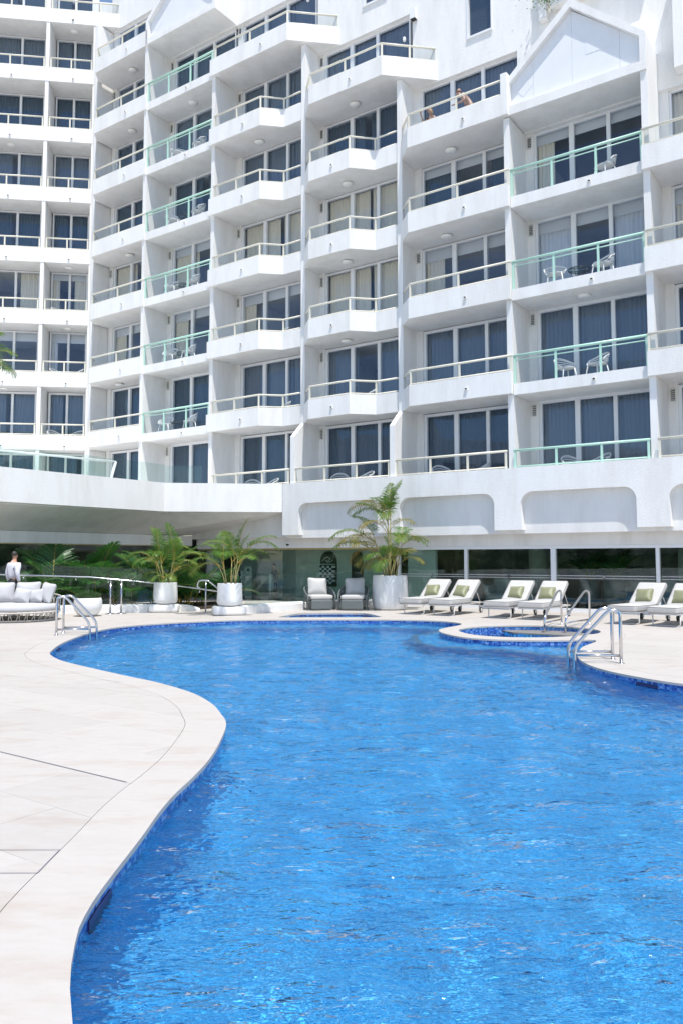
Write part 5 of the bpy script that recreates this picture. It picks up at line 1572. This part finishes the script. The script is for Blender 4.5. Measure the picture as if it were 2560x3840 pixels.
def head_parts(parent, c, face, mt, hair, long=False):
    """ears, nose, eyes, hair as one face set; c = head centre, face = facing direction"""
    f = Vector(face).normalized(); s = Vector((-f.y, f.x, 0)).normalized()
    rot = Matrix(((f.x, s.x, 0, 0), (f.y, s.y, 0, 0), (f.z, 0, 1, 0), (0, 0, 0, 1)))
    T = Matrix.Translation(c) @ rot
    mb = MB(); V = []; n = 14
    for i in range(8):
        th_ = i / 7 * (PI * (0.56 if not long else 0.62))
        for k in range(n):
            ph_ = 2 * PI * k / n
            back = 0.5 - 0.5 * math.cos(ph_)  # 1 at the back
            tt = th_ * (0.62 + 0.42 * back) * (1.25 if long else 1.0)
            V.append((0.094 * math.sin(tt) * math.cos(ph_) - 0.004, 0.080 * math.sin(tt) * math.sin(ph_), 0.118 * math.cos(tt) + 0.006 - (0.10 * back if long and i == 7 else 0)))
    F_ = [(i * n + k, i * n + (k + 1) % n, (i + 1) * n + (k + 1) % n, (i + 1) * n + k) for i in range(7) for k in range(n)]
    mb.add([tuple(T @ Vector(v)) for v in V], F_, 0, True); mb.build('hair', hair, parent)
    for sd in (-1, 1):
        mb = MB(); mb.lathe([(0, -0.007), (0.006, -0.004), (0.0075, 0), (0.006, 0.004), (0, 0.007)], 8)
        mb.v = [tuple(T @ (Vector(v) + Vector((0.079, 0.030 * sd, 0.012)))) for v in mb.v]; mb.build('eye', M['black'], parent)
def person(label, loc, rz, verts, edges, clothes, headc, face, skin_m, hair, long=False):
    t = thing('person', label, 'person', loc, rz)
    skin('body', verts, edges, skin_m, t)
    for (nm, v, e, mt) in clothes: skin(nm, v, e, mt, t)
    head_parts(t, headc, face, skin_m, hair, long)
    return t
# man in a white shirt by the balustrade (local +x is where he faces)
V = [(0, 0, 0.93, 0.12, 0.10), (0, 0, 1.20, 0.125, 0.10), (0.0, 0, 1.36, 0.11, 0.085), (0.02, 0, 1.455, 0.052), (0.035, 0, 1.51, 0.058), (0.04, 0, 1.575, 0.075, 0.082), (0.03, 0, 1.645, 0.062),
     (0.115, 0, 1.56, 0.014), (0.0, 0.17, 1.36, 0.055), (-0.02, 0.215, 1.10, 0.042), (0.05, 0.215, 0.875, 0.028), (0.0, -0.17, 1.36, 0.055), (-0.03, -0.215, 1.10, 0.042), (0.03, -0.215, 0.875, 0.028),
     (0.0, 0.09, 0.85, 0.085), (0.02, 0.10, 0.48, 0.058), (-0.01, 0.10, 0.09, 0.04), (0.13, 0.11, 0.035, 0.035), (0.0, -0.09, 0.85, 0.085), (0.02, -0.10, 0.48, 0.058), (-0.01, -0.10, 0.09, 0.04), (0.13, -0.11, 0.035, 0.035)]
E = [(0, 1), (1, 2), (2, 3), (3, 4), (4, 5), (5, 6), (5, 7), (2, 8), (8, 9), (9, 10), (2, 11), (11, 12), (12, 13), (0, 14), (14, 15), (15, 16), (16, 17), (0, 18), (18, 19), (19, 20), (20, 21)]
V2 = list(V); E2 = list(E)
V2[0] = (0, 0, 0.93, 0.085, 0.07); V2[1] = (0, 0, 1.20, 0.10, 0.08)
for i_ in (14, 18): V2[i_] = (*V2[i_][:3], 0.055)
Vb = list(V2)
hand(V2, E2, 10, (0.1, 0, -1), (1, 0, 0)); hand(V2, E2, 13, (0.1, 0, -1), (1, 0, 0))
sh_v = [(0, 0, 0.95, 0.15, 0.12), (0, 0, 1.12, 0.148, 0.118), (0, 0, 1.30, 0.150, 0.115), (0.0, 0, 1.40, 0.10, 0.085), (0.01, 0, 1.455, 0.06), (0, 0.165, 1.355, 0.078), (-0.02, 0.222, 1.10, 0.062), (0.045, 0.218, 0.90, 0.042), (0, -0.165, 1.355, 0.078), (-0.03, -0.222, 1.10, 0.062), (0.028, -0.218, 0.90, 0.042)]
sh_e = [(0, 1), (1, 2), (2, 3), (3, 4), (2, 5), (5, 6), (6, 7), (2, 8), (8, 9), (9, 10)]
tr_v = [(0, 0, 1.02, 0.145, 0.115), (0, 0, 0.88, 0.155, 0.125), (0.0, 0.09, 0.78, 0.098), (0.02, 0.10, 0.48, 0.075), (-0.01, 0.10, 0.10, 0.062), (0.0, -0.09, 0.78, 0.098), (0.02, -0.10, 0.48, 0.075), (-0.01, -0.10, 0.10, 0.062)]
tr_e = [(0, 1), (1, 2), (2, 3), (3, 4), (1, 5), (5, 6), (6, 7)]
person('man in a white shirt and black trousers standing behind the sofa, seen from behind', (-8.63, 21.05, 0), R(58), V2, E2, [('shirt', sh_v, sh_e, M['shirt']), ('trousers', tr_v, tr_e, M['trousers'])], (0.035, 0, 1.578), (1, 0, -0.25), M['skin'], M['hair_dark'])
# bare chested man leaning at the balcony rail; woman beside him
zb5 = zr(5) - 1.0
Vm = [(0, 0, 0.90, 0.13, 0.11), (0.14, 0, 1.10, 0.135, 0.11), (0.28, 0, 1.24, 0.14, 0.10), (0.37, 0, 1.31, 0.055), (0.41, 0, 1.36, 0.06), (0.44, 0, 1.42, 0.076, 0.082), (0.435, 0, 1.485, 0.062), (0.515, 0, 1.395, 0.014),
      (0.27, 0.18, 1.25, 0.062), (0.20, 0.24, 1.0, 0.046), (0.42, 0.22, 0.95, 0.030), (0.27, -0.18, 1.25, 0.062), (0.20, -0.24, 1.0, 0.046), (0.42, -0.22, 0.95, 0.030),
      (0.0, 0.09, 0.80, 0.088), (0.03, 0.10, 0.45, 0.06), (-0.02, 0.10, 0.08, 0.042), (0.12, 0.10, 0.035, 0.035), (0.0, -0.09, 0.80, 0.088), (0.03, -0.10, 0.45, 0.06), (-0.02, -0.10, 0.08, 0.042), (0.12, -0.10, 0.035, 0.035)]
Vm2 = list(Vm); Em2 = list(E); hand(Vm2, Em2, 10, (1, 0, -0.2), (0, 1, 0)); hand(Vm2, Em2, 13, (1, 0, -0.2), (0, -1, 0))
sw_v = [(0.0, 0, 0.93, 0.145, 0.12), (0, 0, 0.86, 0.15, 0.12), (0.01, 0.09, 0.74, 0.11), (0.03, 0.10, 0.5, 0.09), (0.01, -0.09, 0.74, 0.11), (0.03, -0.10, 0.5, 0.09)]
p = fac(-1.45, 0.55, zb5)
person('bare chested man leaning on the top floor balcony rail left of the gable', p, -PH + R(195), Vm2, Em2, [('swim_shorts', sw_v, [(0, 1), (1, 2), (2, 3), (1, 4), (4, 5)], M['navy'])], (0.44, 0, 1.425), (1, 0, -0.45), M['skin_red'], M['hair_grey'])
Vw = [(0, 0, 0.52, 0.13, 0.12), (0, 0, 0.74, 0.115, 0.09), (0.02, 0, 0.92, 0.11, 0.08), (0.03, 0, 1.0, 0.045), (0.035, 0, 1.04, 0.05), (0.045, 0, 1.105, 0.068, 0.075), (0.035, 0, 1.165, 0.056), (0.112, 0, 1.09, 0.012),
      (0.02, 0.15, 0.92, 0.046), (0.06, 0.20, 0.70, 0.036), (0.28, 0.18, 0.86, 0.026), (0.02, -0.15, 0.92, 0.046), (0.06, -0.21, 0.70, 0.036), (0.26, -0.20, 0.98, 0.026),
      (0.05, 0.09, 0.50, 0.08), (0.42, 0.10, 0.50, 0.058), (0.44, 0.10, 0.09, 0.04), (0.55, 0.10, 0.035, 0.032), (0.05, -0.09, 0.50, 0.08), (0.42, -0.10, 0.50, 0.058), (0.44, -0.10, 0.09, 0.04), (0.55, -0.10, 0.035, 0.032)]
Vw2 = list(Vw); Ew2 = list(E); hand(Vw2, Ew2, 10, (0.6, 0, 0.6), (0, 1, 0)); hand(Vw2, Ew2, 13, (0.3, 0, 1), (0, -1, 0))
dr_v = [(0, 0, 0.50, 0.155, 0.135), (0, 0, 0.72, 0.135, 0.108), (0.02, 0, 0.88, 0.13, 0.095), (0.1, 0.09, 0.50, 0.095), (0.36, 0.10, 0.50, 0.075), (0.1, -0.09, 0.50, 0.095), (0.36, -0.10, 0.50, 0.075)]
p = fac(-2.95, 0.62, zb5 + 0.1)
person('blond woman seated low behind the top floor balcony rail, hand raised, left of the man', p, -PH + R(-100), Vw2, Ew2, [('dress', dr_v, [(0, 1), (1, 2), (0, 3), (3, 4), (0, 5), (5, 6)], M['navy'])], (0.042, 0, 1.108), (1, 0, 0.1), M['skin_red'], M['hair_blond'], True)
# attendant with towels behind the glass doors
Vt = list(Vb); Et = list(E); hand(Vt, Et, 10, (0.1, 0, -1), (1, 0, 0)); hand(Vt, Et, 13, (0.1, 0, -1), (1, 0, 0))
at_ = person('person in dark clothes carrying white towels behind the glass doors', fac(-10.05, 1.3, -0.35), -PH + R(200), Vt, Et, [('shirt', sh_v, sh_e, M['navy']), ('trousers', tr_v, tr_e, M['trousers'])], (0.035, 0, 1.578), (1, 0, -0.1), M['skin'], M['hair_dark'])
tw = thing('towel', 'white towels hanging over the arm of the person behind the glass doors', 'towel', fac(-10.05, 1.3, -0.35), -PH + R(200))
mb = MB(); mb.rbox(0.10, 0.30, 0.62, 0.04, M=Matrix.Translation((0.02, 0.26, 0.95)), n=4); mb.rbox(0.10, 0.26, 0.55, 0.04, M=Matrix.Translation((0.08, -0.24, 1.05)), n=4); mb.build('cloth', M['towel'], tw)

# ------------------------------------------------------------------ balcony chairs and tables
def make_tub_chair():
    t = empty('tub_chair')
    mb = MB(); mb.lathe([(0, 0.425), (0.20, 0.425), (0.225, 0.435), (0.225, 0.45), (0.19, 0.455), (0, 0.445)], 20); mb.build('seat', M['plastic_white'], t)
    for (sx, sy) in ((-1, -1), (1, -1), (-1, 1), (1, 1)):
        mb = MB(); mb.tube([(0.16 * sx, 0.15 * sy, 0.43), (0.23 * sx, 0.22 * sy, 0.0)], [0.02, 0.014], 6); mb.build('leg', M['plastic_white'], t)
    mb = MB()
    rim = []
    for i in range(41):
        a = PI * (-0.16 + 1.32 * i / 40)
        f = math.sin(max(0, min(PI, a)))
        z = 0.60 + 0.17 * max(0, f) ** 1.5 - (0.14 * max(0, -math.sin(a)) / 0.48 if math.sin(a) < 0 else 0)
        rim.append((math.cos(a) * 0.285, math.sin(a) * 0.27 + 0.02, z))
    mb.tube([(0.20, -0.16, 0.44)] + rim[0:] + [(-0.20, -0.16, 0.44)], 0.015, 6); mb.build('rim', M['plastic_white'], t)
    mb = MB()
    for k in range(5):
        f = (k + 0.5) / 5.0
        pts = []
        for i in range(3, 38):
            p = rim[i]; b = (p[0] * 0.78, (p[1] - 0.02) * 0.78 + 0.02, 0.45)
            z = b[2] + (p[2] - b[2]) * f; g = 0.78 + 0.22 * math.sqrt(f)
            pts.append((p[0] * g, (p[1] - 0.02) * g + 0.02 + 0.02 * math.sin(i / 40 * PI * 3 + k) * 0.3, z))
        mb.tube(pts, 0.012, 5)
    mb.build('slats', M['plastic_white'], t)
    return t
def make_table():
    t = empty('balcony_table')
    mb = MB(); mb.lathe([(0, 0.49), (0.30, 0.49), (0.30, 0.498), (0, 0.498)], 28); mb.build('table_top', M['green_glass'], t)
    mb = MB(); mb.tube([(math.cos(2 * PI * k / 28) * 0.305, math.sin(2 * PI * k / 28) * 0.305, 0.494) for k in range(28)], 0.012, 6, closed=True); mb.build('table_rim', M['black'], t)
    for k in range(4):
        a = PI / 4 + k * PI / 2
        mb = MB(); mb.tube([(math.cos(a) * 0.28, math.sin(a) * 0.28, 0.48), (math.cos(a) * 0.16, math.sin(a) * 0.16, 0.24), (math.cos(a) * 0.26, math.sin(a) * 0.26, 0)], 0.010, 6); mb.build('leg', M['black'], t)
    return t
ORD = {1: 'lowest', 2: 'second', 3: 'third', 4: 'fourth', 5: 'fifth', 6: 'sixth', 7: 'seventh', 8: 'eighth'}
CN = {'B': 'left green railed column', 'C': 'left bulging balcony column', 'D': 'right bulging balcony column', 'E': 'cream column left of gable', 'F': 'green column under the gable', 'W': 'corner wing'}
CH = [('F', 2, 1.30, .7), ('F', 2, 2.2, .7), ('F', 3, 1.05, .7), ('F', 3, 2.42, .75), ('F', 1, 1.46, .7), ('F', 1, 2.2, .7), ('F', 4, 2.55, .75), ('E', 1, -2.73, .7), ('E', 1, -1.43, .7), ('E', 2, -2.7, .7), ('E', 2, -1.76, .7),
      ('D', 1, -6.65, .7), ('D', 1, -5.66, .7), ('D', 2, -5.6, .75), ('C', 1, -10.6, .7), ('C', 1, -9.8, .7), ('C', 2, -9.3, .8), ('B', 2, -15.15, .75), ('B', 2, -13.8, .75), ('B', 3, -14.95, .75), ('B', 3, -13.92, .75),
      ('B', 4, -14.9, .75), ('B', 4, -13.75, .75), ('B', 5, -14.9, .75), ('B', 5, -13.5, .75), ('B', 6, -14.7, .75), ('B', 6, -13.5, .75), ('D', 3, -5.7, .8), ('D', 4, -5.9, .8), ('C', 3, -9.4, .8), ('E', 3, -1.9, .7),
      ('W', 2, -1.45, .6), ('W', 2, -0.5, .6), ('W', 3, -1.4, .6), ('W', 3, -0.6, .6), ('W', 4, -1.4, .6), ('W', 4, -0.3, .6)]
cnt = {}
for c in CH: cnt[(c[0], c[1])] = cnt.get((c[0], c[1]), 0) + 1
seen = {}
proto = make_tub_chair(); first = True
for i, (col, k, s, t_) in enumerate(CH):
    o = proto if first else copy_tree(proto); first = False
    rnd = random.Random(70 + i)
    z = zr(k) - 0.998
    if col in 'BF' and k > 1: t_ = 0.42; s += 0.11
    if col == 'W':
        c_ = wing.matrix_basis @ Vector((s, t_, z)); o.location = c_; rz = WA
    else: o.location = fac(s, t_, z); rz = -PH
    seen[(col, k)] = seen.get((col, k), 0) + 1
    which = '' if cnt[(col, k)] == 1 else (', left of two' if seen[(col, k)] == 1 else ', right of two')
    sgn = 1 if (seen[(col, k)] == 1 and cnt[(col, k)] > 1) else -1
    o.rotation_euler = (0, 0, rz + R(sgn * rnd.uniform(15, 55))); o.scale = (1.1, 1.1, 1.08)
    tag(o, 'white slatted chair, %s floor, %s%s' % (ORD[k], CN[col], which), 'chair', 'white slatted balcony chairs')
TB = [('F', 3, 1.75, .8), ('B', 2, -14.5, .8), ('B', 3, -14.4, .8), ('B', 5, -14.2, .8), ('B', 4, -14.35, .8)]
TB = [(c, k, s + 0.08, 0.5) for c, k, s, t_ in TB]
proto = make_table()
for i, (col, k, s, t_) in enumerate(TB):
    o = proto if i == 0 else copy_tree(proto)
    o.location = fac(s, t_, zr(k) - 0.998); o.rotation_euler = (0, 0, 0.3 * i)
    tag(o, 'small glass table between chairs, %s floor, %s' % (ORD[k], CN[col]), 'table', 'glass balcony tables')

# ------------------------------------------------------------------ small fittings
def fitting(name, label, cat, loc, rz): return thing(name, label, cat, loc, rz)
t = fitting('security_camera', 'black dome security camera under the bulkhead above the glass doors', 'camera', fac(-8.7, 0.40, 1.97), -PH)
mb = MB(); mb.lathe([(0.075, 0.10), (0.075, 0.06), (0.07, 0.05)], 18); mb.build('housing', M['plastic_white'], t)
mb = MB(); mb.lathe([(0.062, 0.05), (0.06, 0.02), (0.04, -0.012), (0, -0.025)], 18); mb.build('dome', M['black'], t)
t = fitting('flood_light', 'white box floodlight on the bare wall left of the shuttered window', 'lamp', fac(-3.85, 1.2, 20.05), -PH)
mb = MB(); mb.prism_y([(-0.11, -0.17), (0.11, -0.17), (0.09, 0.2), (-0.09, 0.2)], -0.2, -0.02); mb.build('housing', M['plastic_white'], t)
mb = MB(); mb.box(-0.09, 0.09, -0.18, -0.03, -0.185, -0.171); mb.build('lens', M['black'], t)
for (s, z, lb) in ((-4.25, 19.35, 'small white wall lamp beside the sliding doors of the right top balcony'), (-8.42, 22.55, 'small white wall lamp beside the sliding doors of the left top balcony')):
    t = fitting('wall_lamp', lb, 'lamp', fac(s, 1.2, z), -PH)
    mb = MB(); mb.rbox(0.09, 0.1, 0.16, 0.03, M=Matrix.Translation((0, -0.05, 0)), n=3); mb.build('shade', M['lamp'], t)
t = fitting('sign_board', 'grey information board with a pale blue disc behind the glass beside the middle planter', 'sign', fac(-10.75, 0.62, 0.0), -PH)
mb = MB(); mb.box(-0.17, 0.17, 0, 0.02, 0.05, 1.22); mb.build('board', M['pale_green'], t)
mb = MB(); mb.lathe([(0, 0), (0.055, 0)], 24); mb.v = [(v[0], -0.004, 1.08 + v[1]) for v in mb.v]; mb.build('emblem', M['towel'], t)
t = fitting('towel_trolley', 'stack of navy and white striped towels behind the glass beside the information board', 'towels', fac(-11.25, 0.72, 0.0), -PH)
for q in range(9):
    mb = MB(); z0 = 0.12 + q * 0.105
    for j in range(5): mb.box(-0.26 + j * 0.105 + (0.03 if q % 2 else 0), -0.26 + j * 0.105 + 0.10 + (0.03 if q % 2 else 0), -0.14, 0.14, z0, z0 + 0.085, j % 2)
    mb.build('towel_row', [M['towel'], M['navy']], t)
mb = MB()
for sx in (-0.3, 0.33): mb.tube([(sx, 0.16, 0), (sx, 0.16, 1.1)], 0.015, 6)
for z0 in (0.10, 0.42, 0.74): mb.box(-0.3, 0.33, -0.14, 0.15, z0 - 0.012, z0)
mb.build('rack', M['black'], t)
t = fitting('roof_shrub', 'green shrub overhanging the roof planter behind the big gable', 'plant', fac(0.95, 0.95, 18.55), -PH)
mb = MB(); rnd = random.Random(12)
for k in range(900):
    p = Vector((rnd.gauss(0.25, 0.35), rnd.gauss(-0.05, 0.12), rnd.gauss(0.05, 0.16))); a = rnd.uniform(0, 6.28); d_ = Vector((math.cos(a), math.sin(a), rnd.uniform(-0.6, 0.6))) * 0.05; w = Vector((-math.sin(a), math.cos(a), rnd.uniform(-.3, .3))) * 0.02
    mb.add([tuple(p), tuple(p + d_ * 0.5 + w), tuple(p + d_), tuple(p + d_ * 0.5 - w)], [(0, 1, 2, 3)])
mb.build('foliage', M['leaf'], t)

bw_ = thing('reflection_wall', 'added low white wall before the hedge, out of view, for the glazing reflections', 'wall', (-17.2, -2, 0))  # added out of view, gives the glazing a pale strip to reflect
mb = MB(); mb.box(-0.12, 0.12, -20, 18.5, 0, 0.75); mb.build('wall', M['stucco'], bw_)
mb = MB(); mb.box(-0.16, 0.16, -20, 18.5, 0.751, 0.82); mb.build('cap', M['stucco_smooth'], bw_)
nb = thing('reflection_building', 'added pale building beyond the hedge, out of view, to lighten the glazing reflections', 'building', (-30, -8, 0))  # added out of view, brightens what the glazing reflects
mb = MB(); mb.box(-4, 0, -22, 24, 0, 11); mb.build('wall', M['stucco'], nb)
for i in range(9):
    for j in range(3):
        mb = MB(); mb.box(0.002, 0.06, -20.5 + i * 4.9, -17.6 + i * 4.9, 0.9 + j * 3.2, 2.7 + j * 3.2); mb.build('window', M['navy'], nb)
# indoor plants and seats behind the right glazing
for i, (s, t_, lb) in enumerate(((1.55, 1.7, 'tall grey pot with a dark plant behind the glazing, left of two'), (2.3, 1.5, 'tall grey pot with a dark plant behind the glazing, right of two'))):
    t = thing('indoor_pot', lb, 'plant pot', fac(s, t_, 0.0), 0, 'indoor pots')
    mb = MB(); mb.lathe([(0.24, 0), (0.30, 0.4), (0.30, 0.85), (0.26, 0.85), (0.25, 0.80), (0, 0.80)], 24); mb.build('pot', M['wicker'], t)
    for k in range(9):
        o = link_mesh('frond', FRB[k % 5], t); o.location = (0, 0, 0.8); o.scale = (0.85,) * 3; o.rotation_euler = (0, 0.1 + 0.06 * k, k * 2.4)
for i, (s, t_, lb) in enumerate(((-1.0, 2.0, 'pale indoor sofa behind the glazing of the first two loungers'), (3.2, 2.2, 'pale indoor sofa behind the glazing near the right loungers'))):
    t = thing('indoor_sofa', lb, 'sofa', fac(s, t_, 0.0), -PH, 'indoor sofas')
    mb = MB(); mb.rbox(1.5, 0.75, 0.40, 0.08, M=Matrix.Translation((0, 0, 0.21)), n=4); mb.build('seat', M['cushion_grey'], t, weld=True)
    mb = MB(); mb.rbox(1.5, 0.22, 0.5, 0.09, M=Matrix.Translation((0, 0.32, 0.62)), n=4); mb.build('backrest', M['cushion_grey'], t, weld=True)
    for sx in (-0.72, 0.72):
        mb = MB(); mb.rbox(0.18, 0.72, 0.28, 0.07, M=Matrix.Translation((sx, 0, 0.52)), n=4); mb.build('armrest', M['cushion_grey'], t, weld=True)

# ------------------------------------------------------------------ added hedge along the left side of the deck, out of view, to darken reflections
hd = MB(); rnd = random.Random(77)
for k in range(11000):
    p = Vector((rnd.uniform(-19.2, -17.6), rnd.uniform(-22, 17), 0)); h = 2.5 + 0.9 * math.sin(p.y * 0.7) + 0.5 * math.sin(p.y * 1.9)
    p.z = rnd.uniform(0, 1) ** 0.7 * h
    a = rnd.uniform(0, 6.28); d_ = Vector((math.cos(a), math.sin(a), rnd.uniform(-0.5, 0.5))) * 0.5; w = Vector((-math.sin(a), math.cos(a), rnd.uniform(-.5, .5))) * 0.2
    hd.add([tuple(p), tuple(p + d_ * 0.5 + w), tuple(p + d_), tuple(p + d_ * 0.5 - w)], [(0, 1, 2, 3)])
hd.box(-19.0, -17.9, -22, 17, 0.0, 1.7)  # solid core closes sky gaps in the reflections
hdo = hd.build('hedge', M['hedge_leaf']); tag(hdo, 'added tall dark hedge left of the deck, unseen, to darken the glazing reflections', 'hedge', kind='stuff')
